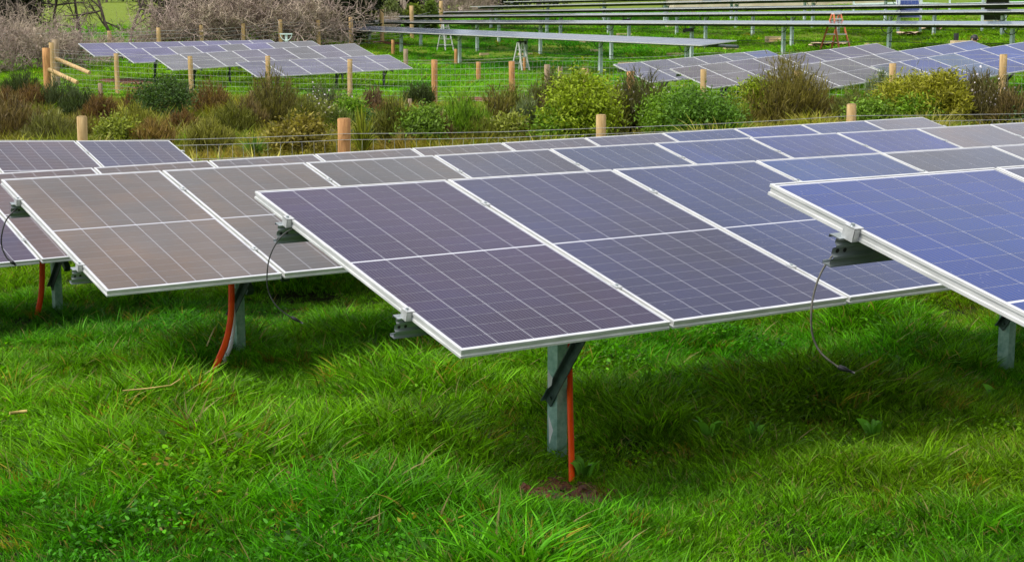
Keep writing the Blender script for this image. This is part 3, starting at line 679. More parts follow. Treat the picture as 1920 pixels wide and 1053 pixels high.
ff = []
for (x, y, d, r, mt) in ((-340,223,20.0,.075,'wood'),(153,218,20.4,.065,'wood'),(645,222,21.0,.088,'wood_orange'),(1127,215,21.6,.072,'wood'),(1597,195,22.2,.068,'wood'),(2070,182,22.9,.07,'wood')):
    q = at(x, y, d); ff.append((q[0], q[1], q[2]-gz(q[0], q[1]), r, mt, 0.0))
fence('post_and_wire_fence', 'near post and wire fence with short thick round posts just behind the panels', ff, [1.02,.94,.76,.60,.45,.31,.18,.06], 0.15, 0.0034)
sf = []
for (x, y, d, r, mt) in ((97,80,56.2,.085,'wood'),(218,100,55,.082,'wood'),(357,105,54,.082,'wood'),(502,105,52.6,.082,'wood'),(655,111,51,.082,'wood'),(814,112,49.5,.098,'wood_orange'),(960,115,48,.098,'wood_orange'),(1027,121,47,.09,'wood_old'),(1097,128,45.8,.1,'wood'),(1183,134,44,.11,'wood_orange'),(1320,130,41.5,.082,'wood'),(1497,133,39.2,.1,'wood'),(1675,119,37.2,.082,'wood'),(1882,102,35,.082,'wood'),(2110,95,33,.095,'wood')):
    q = at(x, y, d); sf.append((q[0], q[1], q[2]-gz(q[0], q[1]), r, mt, random.Random(x).uniform(-.015,.015)))
fence('mesh_fence', 'second fence of tall pale posts and square wire mesh beyond the shrubs', sf, [1.45,1.36,1.18,1.0,.82,.64,.48,.33,.2,.08], 0.17, 0.0029)
tf_ = []
for (x, y, d, r) in ((-120,90,72,.1),(205,58,74,.1),(297,52,75,.1),(378,47,76,.1),(455,44,77,.1),(525,37,78,.1),(597,38,79.5,.1),(658,32,83,.11),(716,18,88,.12),(772,11,93,.12),(827,2,99,.12)):
    q = at(x, y, d); tf_.append((q[0], q[1], max(1.2, q[2]-gz(q[0], q[1])), r, 'wood', random.Random(x).uniform(-.02,.02)))
fence('boundary_fence', 'far boundary fence of slim posts in front of the grey thicket', tf_, [1.25,1.1,.9,.7,.5,.3,.12], 0.0, 0.007)
# strainer post corner with its braces
cp = at(86,90,55.0); g0 = gz(cp[0], cp[1])
root = empty('strainer_post', (cp[0], cp[1], g0), 0, 'stout corner strainer post with two slanting timber braces at the left', 'fence post')
m, mm = round_post(cp[2]-g0, 0.13, 3, 'wood_orange'); m.build('post', M['wood_orange'], root)
q2 = at(103,74,57.5); m, mm = round_post(q2[2]-gz(q2[0],q2[1]), 0.13, 5, 'wood_old'); m.build('post', M['wood_old'], root, Matrix.Translation(Vector((q2[0],q2[1],gz(q2[0],q2[1])))-Vector(root.location)))
for a, b in (((90,130,55),(145,155,54)),((106,111,57.4),(168,137,56.5))):
    m = MB(); m.tube([Vector(at(*a))-Vector(root.location), Vector(at(*b))-Vector(root.location)], [0.085,0.075], 8); m.build('brace', M['wood'], root)

def stake(px, ytop, ybase, r, mt, label):
    # standing on the ground where its foot shows
    lo, hi = 25.0, 95.0
    for _ in range(40):
        d = (lo+hi)/2; p = at(px, ybase, d)
        if p[2] > gz(p[0], p[1]): lo = d
        else: hi = d
    p = at(px, ybase, d); h = at(px, ytop, d)[2]-p[2]
    m, mm = round_post(h, r*d/2940, int(px), mt); o = m.build('stake', M[mt], None, Matrix.Translation((p[0], p[1], gz(p[0], p[1]))))
    tag(o, label, 'stake', 'loose stakes and short posts'); return o
for a in ((189,156,188,4.0,'wood_old','short weathered stake left of the left far tables, in front of the second fence'),
          (473,170,207,4.0,'wood_old','grey stake in the grass left of the tall olive brown shrub'),
          (761,92,127,4.5,'wood_old','dark stake right of the shortest left far table'),
          (897,116,150,4.6,'wood_orange','orange stub post standing alone behind the second fence, left of the bare soil strip'),
          (1050,125,158,4.6,'wood_old','brown stub post between two fence posts right of the lower ladder'),
          (326,160,185,4,'wood_old','stub of a post beside the dark leafy shrub at the left'),
          (769,185,215,4,'wood_old','pale stub half hidden by the small round dark shrub'),
          (737,75,102,3.3,'wood_orange','thin orange stake beside a tracker post left of the raised ladder'),
          (855,92,121,3.3,'wood_orange','thin orange stake next to the left silver ladder'),
          (983,108,133,3.0,'wood_orange','thin orange stake behind the legs of the right silver ladder')):
    stake(*a)

# ------------------------------------------------------------------ shrubs
def blades_mesh(name, base, tips, width, mat, rnd, bend=None, seg=3):
    """arrays of blades from base (n,3) to tips (n,3), each a tapering strip"""
    n = len(base); base = np.asarray(base); tips = np.asarray(tips); d = tips-base
    ax = np.cross(d, rnd.normal(size=(n,3))); ax /= (np.linalg.norm(ax, axis=1, keepdims=True)+1e-9)
    V = []; t = np.linspace(0, 1, seg+1)
    prof = np.array([0.75,1.0,0.7,0.06]) if seg == 3 else np.interp(t, [0,.3,.7,1], [.8,1,.65,.05])
    for i, q in enumerate(t):
        c = base+d*q
        if bend is not None: c = c+bend*(q*q-q)[..., None] if np.ndim(q) else c+bend*(q*q-q)
        wv = ax*(np.asarray(width).reshape(-1,1)*prof[i]/2)
        V.append(c-wv); V.append(c+wv)
    V = np.stack(V, 1)                       # n, 2(seg+1), 3
    idx = np.arange(n)[:,None]*(2*(seg+1)); F = []
    for i in range(seg): F.append(np.stack([idx[:,0]+2*i, idx[:,0]+2*i+1, idx[:,0]+2*i+3, idx[:,0]+2*i+2], 1))
    F = np.concatenate(F, 0)
    r = rnd.random(n); uv = np.concatenate([np.stack([np.stack([r, np.full(n, t[i])],1), np.stack([r, np.full(n, t[i])],1), np.stack([r, np.full(n, t[i+1])],1), np.stack([r, np.full(n, t[i+1])],1)],1) for i in range(seg)], 0)
    return fast_mesh(name, V.reshape(-1,3), F, uv.reshape(-1,2), mat)

def merge_tubes(paths, mat, name, n=3):
    m = MB()
    for p, r in paths: m.tube(p, r, n, cap=False)
    return m.mesh(name, [mat])

def fine_shrub(h, wd, rnd, dens=1.0, droop=0.0, leaf=0.055, lw=0.011, upright=1.0):
    """manuka-like: many upright feathery branches"""
    nb = int(85*dens); B = []; T = []; paths = []
    for i in range(nb):
        a = rnd.random()*2*math.pi; rr = math.sqrt(rnd.random())*wd/2; hh = h*(1-0.5*(rr/(wd/2))**1.6)*(0.5+0.58*rnd.random()**0.7)
        top = np.array([math.cos(a)*rr, math.sin(a)*rr, hh]); b0 = np.array([math.cos(a)*rr*.3, math.sin(a)*rr*.3, 0.0])
        midp = np.array([math.cos(a)*rr*(.5/upright), math.sin(a)*rr*(.5/upright), hh*.45])
        ts = np.linspace(0, 1, 6); path = [(1-t)**2*b0+2*t*(1-t)*midp+t*t*top for t in ts]
        if i % 3 == 0: paths.append((path, list(np.linspace(0.012, 0.003, 6)*h)))
        nl = int(46)
        t = 0.18+0.84*rnd.random(nl)**0.8; t = t[:,None]
        c = (1-t)**2*b0+2*t*(1-t)*midp+t*t*top+rnd.normal(size=(nl,3))*0.035*wd
        d = rnd.normal(size=(nl,3))*0.5+np.array([math.cos(a)*.3, math.sin(a)*.3, 1.35])
        d /= np.linalg.norm(d, axis=1, keepdims=True); L_ = leaf*(0.6+rnd.random((nl,1))*0.9)
        B.append(c); T.append(c+d*L_)
    B = np.concatenate(B); T = np.concatenate(T)
    keep = B[:,2] > 0.02; return B[keep], T[keep], paths, lw

def broad_shrub(h, wd, rnd, dens=1.0, leaf=0.066, lw=0.032):
    nc = int(60*dens); B = []; T = []; paths = []
    lob = [(rnd.random()*6.28, 0.55+0.5*rnd.random()) for _ in range(5)]
    for i in range(nc):
        a = rnd.random()*2*math.pi; zz = h*(0.12+0.86*rnd.random()**0.8); la_ = min(lob, key=lambda q: abs(math.remainder(q[0]-a, 6.283)))[1]; zz *= 0.6+0.45*la_; prof = math.sin(math.pi*min(1, 0.2+0.74*zz/h))**0.7*(0.65+0.4*la_)
        rr = wd/2*prof*(0.35+0.65*math.sqrt(rnd.random())); c0 = np.array([math.cos(a)*rr, math.sin(a)*rr, zz])
        if i % 2 == 0: paths.append(([np.array([0,0,0.0]), c0*np.array([.4,.4,.55]), c0], [0.012*h, 0.008*h, 0.003*h]))
        nl = 64; cs = 0.10+0.09*rnd.random()
        c = c0+rnd.normal(size=(nl,3))*np.array([1,1,0.8])*cs*max(0.8, wd*0.7)
        d = rnd.normal(size=(nl,3))+np.array([math.cos(a)*.6, math.sin(a)*.6, .25]); d /= np.linalg.norm(d, axis=1, keepdims=True)
        L_ = leaf*(0.6+rnd.random((nl,1))*0.8); B.append(c); T.append(c+d*L_)
    B = np.concatenate(B); T = np.concatenate(T); keep = B[:,2] > 0.02
    return B[keep], T[keep], paths, lw

def flax_plant(h, wd, rnd, n=90, lw=0.03):
    a = rnd.random(n)*2*math.pi; lean = rnd.random(n)**0.8*wd/2
    B = np.stack([np.cos(a)*.05, np.sin(a)*.05, np.zeros(n)], 1)
    T = np.stack([np.cos(a)*lean, np.sin(a)*lean, h*(0.55+0.45*rnd.random(n))*(1-0.35*lean/(wd/2))], 1)
    bend = np.stack([np.cos(a)*lean*.8, np.sin(a)*lean*.8, -np.full(n, h*.35)], 1)
    return B, T, bend, lw

def foot_point(px, ybase):
    lo, hi = 21.5, 95.0
    for _ in range(40):
        d = (lo+hi)/2; p = at(px, ybase, d)
        if p[2] > gz(p[0], p[1]): lo = d
        else: hi = d
    p = at(px, ybase, d); return p, d

def on_ground(px, py, lo=21.5, hi=120.0):
    for _ in range(40):
        d = (lo+hi)/2; p = at(px, py, d)
        if p[2] > gz(p[0], p[1]): lo = d
        else: hi = d
    return d
def shrub(kind, px, yt, yb, wpx, color, label, name='shrub', cat='shrub', dens=1.0, flowers=None, seed=None, dmin=22.6):
    rnd = np.random.default_rng(seed if seed is not None else int(px*7+yb))
    p, d = foot_point(px, yb); d = max(d, dmin)
    x = at(px, yb, d); g = gz(x[0], x[1]); h = max(0.25, at(px, yt, d)[2]-g); wd = wpx*(1.5 if kind == 'fine' else 1.25)/2940*d; h *= 1.12; dens *= 1.25
    root = empty(name, (x[0], x[1], g), 0, label, cat, 'shrubs in the planted strip')
    if kind == 'fine': B, T, paths, lw = fine_shrub(h, wd, rnd, dens, leaf=0.12+0.02*wd, lw=0.013)
    elif kind == 'broad': B, T, paths, lw = broad_shrub(h, wd, rnd, dens)
    elif kind == 'bamboo': B, T, paths, lw = broad_shrub(h, wd, rnd, dens*1.2, leaf=0.11, lw=0.022)
    if kind in ('flax', 'tussock'):
        B, T, bend, lw = flax_plant(h, wd, rnd, int((80 if kind == 'flax' else 260)*dens), 0.034 if kind == 'flax' else 0.010)
        link('foliage', blades_mesh('foliage', B, T, lw*(0.6+0.8*rnd.random(len(B))), M['leaf'], rnd, bend, 4), root, None, color); return root
    link('foliage', blades_mesh('foliage', B, T, lw*(0.6+0.8*rnd.random(len(B))), M['leaf'], rnd), root, None, tuple(c*1.6 for c in color))
    link('stem', merge_tubes(paths, M['bark'], 'stem'), root)
    if flowers:
        k = rnd.choice(len(B), flowers); c = T[k]; c = c[c[:,2] > h*0.35]
        m = MB()
        for q in c:
            for _ in range(2):
                a = rnd.normal(size=3); a /= np.linalg.norm(a); b = np.cross(a, rnd.normal(size=3)); b /= np.linalg.norm(b); r = 0.014+0.014*rnd.random()
                m.face([q+a*r, q+b*r, q-a*r, q-b*r])
        m.build('flower', M['flower'], root)
    return root
DK = (.030,.042,.016); OL = (.075,.078,.018); RU = (.085,.05,.024); BR = (.085,.062,.03); GR = (.085,.105,.055); YG = (.135,.175,.014); BG = (.085,.15,.014); TAN = (.30,.23,.11); YE = (.155,.15,.018)
SH = [
 ('fine',40,136,200,52,DK,'small round dark green shrub near the left edge below the corner post',1),
 ('fine',112,155,222,62,(.04,.052,.026),'grey green feathery shrub under the slanting braces',1),
 ('fine',22,190,275,85,BR,'brown feathery shrub at the left edge behind the near fence',1.1),
 ('fine',8,172,225,45,RU,'rusty shrub cut by the left edge',.8),
 ('fine',190,186,250,50,RU,'rust brown shrub right of the near fence post at the left',1),
 ('broad',305,162,246,84,(.032,.058,.016),'dark green leafy shrub below the left far tables',1.1),
 ('fine',342,158,220,44,(.045,.055,.035),'slim greyish shrub touching the dark leafy shrub',.7),
 ('fine',398,163,232,62,(.095,.06,.026),'reddish brown shrub left of the tall olive brown one',1),
 ('fine',338,215,262,46,RU,'low dark red shrub under the dark leafy shrub',.8),
 ('fine',440,203,268,66,OL,'low olive shrub with golden tips',1),
 ('fine',515,148,250,78,(.078,.07,.022),'tall olive brown feathery shrub in front of a fence post',1.5),
 ('fine',617,168,250,72,(.06,.07,.036),'grey green shrub dotted with white blossom left of the thick orange post',1.3),
 ('fine',700,172,222,32,(.085,.055,.04),'small purplish brown shrub',.6),
 ('fine',787,160,208,42,DK,'small round dark shrub left of an orange fence post',.9),
 ('fine',745,190,285,66,OL,'olive shrub with yellow tips right of the spiky plant',1.1),
 ('broad',715,230,275,50,(.03,.055,.016),'low dark leafy shrub under the olive shrub',.7),
 ('broad',560,240,312,92,(.12,.10,.022),'mottled yellow and brown leafy shrub behind the near fence',1.2),
 ('fine',865,188,278,76,BG,'bright green feathery shrub in the middle of the strip',1.5),
 ('fine',815,215,285,45,BR,'brown twiggy shrub left of the bright green one',.8),
 ('fine',932,172,272,48,(.085,.075,.02),'thin brown green shrub with dead wood right of the bright green one',.7),
 ('fine',988,190,275,44,GR,'silvery grey shrub left of the big dark one',.9),
 ('fine',1038,146,238,74,(.052,.052,.018),'tall dark olive shrub behind the yellow green leafy one',1.5),
 ('broad',1090,165,275,112,YG,'large yellow green leafy shrub with the near fence post before it',2.0),
 ('broad',1052,215,280,70,BG,'fresh green leafy shrub at the foot of the tall dark olive one',1),
 ('fine',1200,146,262,84,(.055,.055,.022),'tall dark shrub sprinkled with white flowers in front of the second fence',1.7),
 ('broad',1315,188,272,112,(.055,.11,.016),'wide glossy green leafy shrub below a pale fence post',1.9),
 ('fine',1478,122,250,112,(.095,.08,.022),'largest olive shrub with reddish top hiding a fence post',2.2),
 ('broad',1418,168,248,52,YG,'narrow yellow green leafy shrub at the left of the largest olive one',.9),
 ('fine',1650,140,215,44,(.095,.12,.075),'slender silver green shrub beside a fence post',.9),
 ('bamboo',1697,164,245,98,(.16,.16,.02),'wide yellow green fine leaved bush under the blue far table',1.8),
 ('bamboo',1765,156,250,64,YE,'golden bush with drooping leaves',1.3),
 ('broad',1640,190,250,78,(.09,.15,.02),'fresh green bush low at the right of the near post',1.2),
 ('fine',1838,148,240,86,(.07,.06,.026),'dark olive shrub with white dots left of the last tall post',1.6),
 ('fine',1545,192,238,56,BR,'low brown shrub right of the largest olive one',.8),
 ('broad',1915,215,246,36,(.03,.05,.02),'dark leafy shrub cut by the right edge',.6),
 ('broad',600,205,262,52,(.10,.11,.03),'pale yellow green low shrub left of the white flowered one',.7),
 ('fine',80,205,270,70,(.09,.085,.02),'low olive shrub among dry grass near the left edge',.9),
 ('fine',255,205,258,60,(.12,.12,.025),'pale olive low shrub between the rust brown and dark leafy ones',.9),
 ('fine',150,225,272,60,(.10,.085,.022),'low golden brown shrub left of the leftmost thick fence post',1),
 ('fine',95,222,285,70,(.085,.085,.03),'broad dull green shrub between the left edge and the thick fence post',1.2),
 ('broad',225,238,285,52,(.12,.14,.025),'low yellowish leafy shrub right of the leftmost thick fence post',.9),
 ('fine',285,235,285,62,(.12,.08,.03),'low reddish tan shrub behind the end of the violet table',1),
 ('fine',395,232,292,66,(.12,.115,.03),'low sandy green shrub left of the green sword leaved plant',1),
 ('fine',640,210,262,44,(.075,.10,.03),'small green shrub behind the thick orange post',.8),
 ('fine',905,225,282,50,(.10,.11,.025),'low olive green shrub between the bright green one and the dead wood',.9),
 ('broad',955,232,285,46,(.13,.145,.03),'small pale leafy shrub below the dead wood',.8),
 ('fine',1135,205,262,48,(.13,.16,.02),'lime green shrub right of the large yellow green leafy one',1),
 ('fine',1400,210,255,50,(.10,.085,.025),'brown fringed shrub at the foot of the largest olive one',.9),
 ('fine',1585,200,240,42,(.11,.11,.025),'low sandy shrub behind the near post at the right',.8),
 ('fine',62,166,222,50,RU,'rust tinted low shrub between the two dark ones at the left',1),
 ('fine',152,172,232,50,DK,'dark low shrub beneath the lower slanting brace',1),
 ('fine',262,170,232,42,RU,'reddish low shrub directly left of the dark leafy shrub',1),
 ('fine',468,192,262,46,BR,'brown shrub at the left foot of the tall olive brown one',1),
 ('fine',575,192,266,52,OL,'olive shrub right of the tall olive brown one',1),
 ('broad',660,195,258,40,BG,'fresh green leafy shrub behind the yellow green sword leaved plant',1),
 ('fine',728,198,258,46,RU,'rusty shrub beneath the small purplish brown one',.9),
 ('broad',792,215,288,60,(.08,.13,.02),'mid green leafy shrub below the small round dark one',1),
 ('fine',958,172,246,46,OL,'olive shrub at the foot of the second orange fence post',1),
 ('fine',1012,196,272,50,BR,'brown shrub between the silvery and the tall dark olive ones',1),
 ('fine',1148,178,266,50,OL,'olive feathery shrub left of the dark flowered one',1),
 ('broad',1242,192,264,66,(.09,.16,.016),'green leafy shrub touching the right side of the dark flowered one',1),
 ('fine',1366,188,258,54,(.10,.13,.02),'light olive shrub between the glossy green and the narrow yellow green ones',1),
 ('fine',1600,172,244,54,(.09,.10,.03),'grey olive shrub left of the slender silver green one',1),
 ('broad',1725,196,252,66,BG,'bright green leafy shrub at the foot of the golden bush',1),
 ('fine',1898,176,246,54,BR,'brown feathery shrub right of the last tall fence post',1),
 ('broad',1255,215,268,56,BG,'small bright leafy shrub between the flowered and the glossy shrub',.8),
]
for (k, px, yt, yb, wp, c, lab, de) in SH:
    fl = 220 if ('white' in lab) else None
    shrub(k, px, yt, yb, wp, c, lab, dens=de, flowers=fl)
for (k, px, yt, yb, wp, c, lab, de) in (
 ('flax',680,196,305,74,(.19,.21,.03),'yellow green sword leaved plant right of the thick orange post',1),
 ('flax',478,246,312,66,(.09,.16,.03),'green sword leaved plant behind the near fence, left of the mottled shrub',.9),
 ('flax',1158,150,262,60,(.15,.18,.04),'arching pale green sword leaved plant beside the dark flowered shrub',1),
 ('tussock',1880,188,246,88,TAN,'stand of dry tan reeds at the right behind the near fence',1.3),
 ('tussock',755,240,290,60,TAN,'tuft of dry tan grass below the olive shrub',1),
 ('tussock',1008,235,285,50,(.26,.20,.09),'tuft of straw coloured grass left of the leafy green shrub',.9),
 ('tussock',245,190,228,55,TAN,'bleached grass tuft right of the rust brown shrub',.9),
 ('tussock',1820,210,250,46,(.26,.21,.08),'small straw tuft under the dark olive shrub',.7)):
    shrub(k, px, yt, yb, wp, c, lab, name='flax_plant' if k == 'flax' else 'grass_tussock', cat='plant', dens=de)

# ------------------------------------------------------------------ bare thicket and trees beyond
def bare_bush(rnd, h, spread, stems=8, lv=(6,6,4), r0=0.035):
    paths = []
    def grow(p, d, L_, r, lev):
        pts = [p]; n = 4
        for i in range(n):
            d = d+rnd.normal(size=3)*0.2+np.array([0,0,.03]); d = d/np.linalg.norm(d); p = p+d*L_/n; pts.append(p)
        paths.append((pts, list(np.linspace(r, r*0.45, n+1))))
        if lev < len(lv):
            for k in range(lv[lev]):
                t = 0.25+0.75*rnd.random(); i = min(int(t*n), n-1); q = pts[i]+(pts[i+1]-pts[i])*(t*n-i)
                dd = d*0.55+rnd.normal(size=3)*0.62; dd = dd/np.linalg.norm(dd)
                grow(q, dd, L_*(0.42+0.25*rnd.random()), max(r*0.55, 0.0105), lev+1)
    for s in range(stems):
        a = rnd.random()*2*math.pi; l = spread*(0.3+0.7*rnd.random())
        d = np.array([math.cos(a)*l, math.sin(a)*l, 1.0]); d /= np.linalg.norm(d)
        grow(np.array([math.cos(a)*.15, math.sin(a)*.15, -0.1]), d, h*(0.55+0.3*rnd.random()), r0*(0.7+0.6*rnd.random()), 0)
    return paths
bush_me = [merge_tubes(bare_bush(np.random.default_rng(40+i), 2.3, 1.25), M['twig'] if i % 2 else M['pale_twig'], 'twigs') for i in range(4)]
BL = [(-60,118,66,1.1),(18,118,67,1.05),(70,116,68,1.05),(128,114,69,.9),(165,110,71,.8),(-10,100,74,1.2),(50,95,76,.95),(110,95,77,.8),(215,100,74,.75),(262,96,75.5,.7),(308,95,76.5,.95),(345,92,77,1.4),(390,90,78,1.5),(432,88,79,1.55),(470,88,79,1.6),(512,88,80,1.6),(548,88,80.5,1.55),(585,86,81,1.5),(606,82,83,.85),(670,66,91,1.1),(706,60,94,.9),(845,22,112,1.2),(880,20,114,1.2),(905,16,117,1.1)]
NM = ['at the left edge','below the dark conifer','behind the strainer post','left of the first far table','above the corner of the first far table','high at the far left','with dark trunks behind','in front of the bright hill field','under the bare tree trunks','by the second boundary post','right of the field gap','left of the pale forked limb','with the pale forked limb','in the middle of the thicket','behind the fourth boundary post','right of the fourth boundary post','behind the white bracket stand','at the right end of the thicket','before the dark evergreen','standing alone right of the evergreen','leaning over the second tracker row','behind the fourth tracker row end','at the top behind the trackers','rightmost at the top edge']
for i, (px, yb, d, sc) in enumerate(BL):
    p = at(px, yb, d); g = gz(p[0], p[1])
    o = empty('bare_bush', (p[0], p[1], g), i*1.7, 'leafless tangled grey brown bush '+NM[i], 'bush', 'leafless bushes of the thicket'); o.scale = (sc, sc, sc)
    link('twigs', bush_me[i % 4], o)
def bare_tree(px, yb, d, h, lean, seed, label, mat='bark', r0=0.10):
    rnd = np.random.default_rng(seed); paths = []
    def grow(p, dr, L_, r, lev):
        pts = [p]; n = 6
        for i in range(n):
            dr = dr+rnd.normal(size=3)*0.12; dr = dr/np.linalg.norm(dr); p = p+dr*L_/n; pts.append(p)
        paths.append((pts, list(np.linspace(r, r*0.5, n+1)), lev))
        if lev < 4:
            for k in range((5,4,4,3)[lev]):
                t = 0.3+0.7*rnd.random(); i = min(int(t*n), n-1); q = pts[i]
                dd = dr*0.6+rnd.normal(size=3)*0.55; dd /= np.linalg.norm(dd); grow(q, dd, L_*(0.45+0.2*rnd.random()), max(r*0.48, 0.009), lev+1)
    x = at(px, yb, d); g = gz(x[0], x[1])
    grow(np.array([0,0,-.2]), np.array([lean[0], lean[1], 1.0]), h*0.55, r0, 0)
    root = empty('bare_tree', (x[0], x[1], g), 0, label, 'tree', 'leafless trees at the top left')
    m = MB(); [m.tube(p, r, 7) for p, r, l in paths if l == 0]; m.build('trunk', M[mat], root)
    m = MB(); [m.tube(p, r, 4 if l < 2 else 3, cap=False) for p, r, l in paths if l > 0]; m.build('branches', M[mat], root)
for a in ((32,60,78,6,(.1,0),1,'dark leafless tree near the left edge with crossing limbs'),(78,55,80,6.5,(-.25,0),2,'leafless tree leaning left over the thicket'),
          (100,42,84,7,(.03,0),3,'straight dark leafless trunk left of the bright hill field'),(152,48,84,6.5,(-.05,.1),4,'grey leafless trunk in front of the bright hill field'),
          (222,62,80,6.5,(-.3,0),5,'dark leafless tree with forking limbs leaning left before the field'),(238,62,82,7,(.0,0),6,'leafless tree with thick grey trunk right of the forking one'),
          (290,48,86,5.5,(.2,.0),7,'small dark leafless tree at the right edge of the field')):
    bare_tree(*a)
bare_tree(771,32,98,5,(-.22,0),11,'pale dead trunk leaning left above the tracker rows', 'pale_twig', 0.17)

def evergreen(px, yb, d, h, wd, color, label, seed, name='evergreen_tree'):
    rnd = np.random.default_rng(seed); x = at(px, yb, d); g = gz(x[0], x[1])
    root = empty(name, (x[0], x[1], g), 0, label, 'tree', 'dark trees along the top')
    nc = 240; B = []; T = []
    for i in range(nc):
        a = rnd.random()*2*math.pi; zz = h*(0.05+0.93*rnd.random()); pr = (1-abs(zz/h-.42)**1.6*1.5)
        rr = wd/2*max(.12, pr)*(0.3+0.7*math.sqrt(rnd.random())); c0 = np.array([math.cos(a)*rr, math.sin(a)*rr, zz]); nl = 26
        c = c0+rnd.normal(size=(nl,3))*0.28; dd = rnd.normal(size=(nl,3))+np.array([math.cos(a), math.sin(a), .2]); dd /= np.linalg.norm(dd, axis=1, keepdims=True)
        B.append(c); T.append(c+dd*(0.16+0.2*rnd.random((nl,1))))
    B = np.concatenate(B); T = np.concatenate(T)
    link('crown', blades_mesh('crown', B, T, 0.10*(0.5+rnd.random(len(B))), M['leaf'], rnd), root, None, color)
    m = MB(); m.tube([(0,0,-.3),(0.05,0,h*.5),(0,0.05,h*.9)], [0.22,0.15,0.04], 7); m.build('trunk', M['bark'], root)
DE = (.016,.024,.011)
for a in ((12,70,82,7,3.6,DE,'dark conifer at the top left corner',1),(-40,70,80,7,4,DE,'dark conifer just outside the left edge',2),(385,32,92,5.5,3.6,(.028,.036,.014),'dark evergreen above the middle of the thicket',3),
          (345,30,95,5,3.5,(.03,.032,.018),'dull brown green tree behind the thicket',4),(640,56,86,6,3.4,(.022,.028,.012),'dark evergreen between the thicket and the lone bare bush',5),(612,50,87,6,3,DE,'dark evergreen above the right end of the thicket',6),
          (700,22,115,5.5,4.5,DE,'broad dark evergreen behind the second tracker row',7),(745,20,118,5.5,4,(.024,.032,.014),'dark evergreen left of the dead pale trunk',8),(800,16,120,6,4.5,DE,'dark evergreen right of the dead pale trunk',9),
          (560,20,104,5,4,DE,'dark evergreen at the top above the grey bushes',10),(450,18,108,4.5,5,(.03,.03,.016),'brownish evergreen at the top above the thicket',11),(920,8,128,6,6,DE,'dark evergreen at the top behind the farthest rows',12),(1010,4,134,5,7,DE,'low dark evergreen at the top centre',13),(520,22,100,5.5,4,(.03,.028,.016),'brown tinged evergreen above the boundary fence',14)):
    evergreen(*a)
for i, (px, yb, d, wd) in enumerate(((-40,6,262,22),(90,6,262,20),(200,7,260,16),(262,7,262,15),(320,6,262,15),(1250,-8,250,24),(1450,-12,250,26),(1650,-14,250,26),(1850,-16,250,26),(2050,-18,250,26),(1100,-6,250,20))):
    evergreen(px, yb, d, 8, wd, (.022,.032,.022), 'distant dark shelter tree on the skyline, number of trees from the left edge: '+str(i) if False else ['distant shelter tree at the far left of the skyline','distant shelter tree above the bare trunks','distant shelter tree over the hill field','distant shelter tree right of the middle of the hill field','distant shelter tree at the right end of the hill field','distant shelter tree above the cream shed','distant shelter tree right of the cream shed roof','distant shelter tree above the orange ladder','distant shelter tree above the tilted blue panel','distant shelter tree at the top right corner','distant shelter tree left of the cream shed'][i], 60+i, 'shelter_tree')
for (px, yt, yb, wp, c, lab) in ((735,5,22,26,(.13,.16,.06),'pale round shrub left of the leaning dead trunk'),(775,10,26,24,(.13,.17,.03),'light green shrub at the foot of the dead trunk'),(690,25,37,22,(.17,.19,.03),'yellow green shrub above the second tracker row'),(807,9,26,18,(.10,.15,.03),'light green shrub right of the dead trunk')):
    rnd = np.random.default_rng(int(px)); d = 97; x = at(px, yb, d); g = gz(x[0], x[1]); h = at(px, yt, d)[2]-g; root = empty('shrub', (x[0], x[1], g), 0, lab, 'shrub')
    B, T, paths, lw = broad_shrub(max(.6, h), wp/2940*d, rnd, 1.0, 0.16, 0.09)
    link('foliage', blades_mesh('foliage', B, T, lw*(0.6+0.8*rnd.random(len(B))), M['leaf'], rnd), root, None, c); link('stem', merge_tubes(paths, M['bark'], 'stem'), root)

# ------------------------------------------------------------------ ladders, timber, odds and ends
def step_ladder(px, ytop, ybase, d, wpx, spread_px, label, mat, platform=False, rot=0.35):
    d = on_ground(px, ybase); b = at(px, ybase, d); g = gz(b[0], b[1]); h = at(px, ytop, d)[2]-g; h = max(h, 1.0)
    root = empty('step_ladder', (b[0], b[1], g), rot, label, 'ladder')
    wb = wpx/2940*d; sp = spread_px/2940*d
    for sgn, nm in ((-1, 'front'), (1, 'rear')):
        m = MB(); wt = wb*0.62
        for k in (-1, 1):
            m.bar((sgn*sp*0.5, k*wb/2, 0), (sgn*0.05, k*wt/2, h), 0.06, 0.045, up=(0,1,0))
        m.build('side_rail', M[mat], root)
        for i in range(1, int(h/0.3)+1):
            t = i*0.3/h
            if t > 0.97: break
            x = sgn*(sp*0.5+(0.05-sp*0.5)*t); w2 = (wb+(wt-wb)*t)
            m = MB(); m.box((x,0,h*t), (0.07,w2,0.05)); m.build('rung', M['alu'], root)
    m = MB(); m.box((0,0,h+0.02), (0.16,wb*0.66,0.05)); m.build('cap', M['black' if mat == 'alu' else 'alu'], root)
    return root
step_ladder(835,46,95,71,17,34,'silver step ladder standing open on the left, its top above the nearest tracker row','alu',rot=-1.05)
step_ladder(976,80,132,66.3,16,38,'silver step ladder closer to the fence, beneath the nearest tracker row','alu',rot=-1.05)
step_ladder(1566,27,93,61,27,52,'tall orange step ladder rising above the second tracker row','ladder_orange',rot=-1.05)

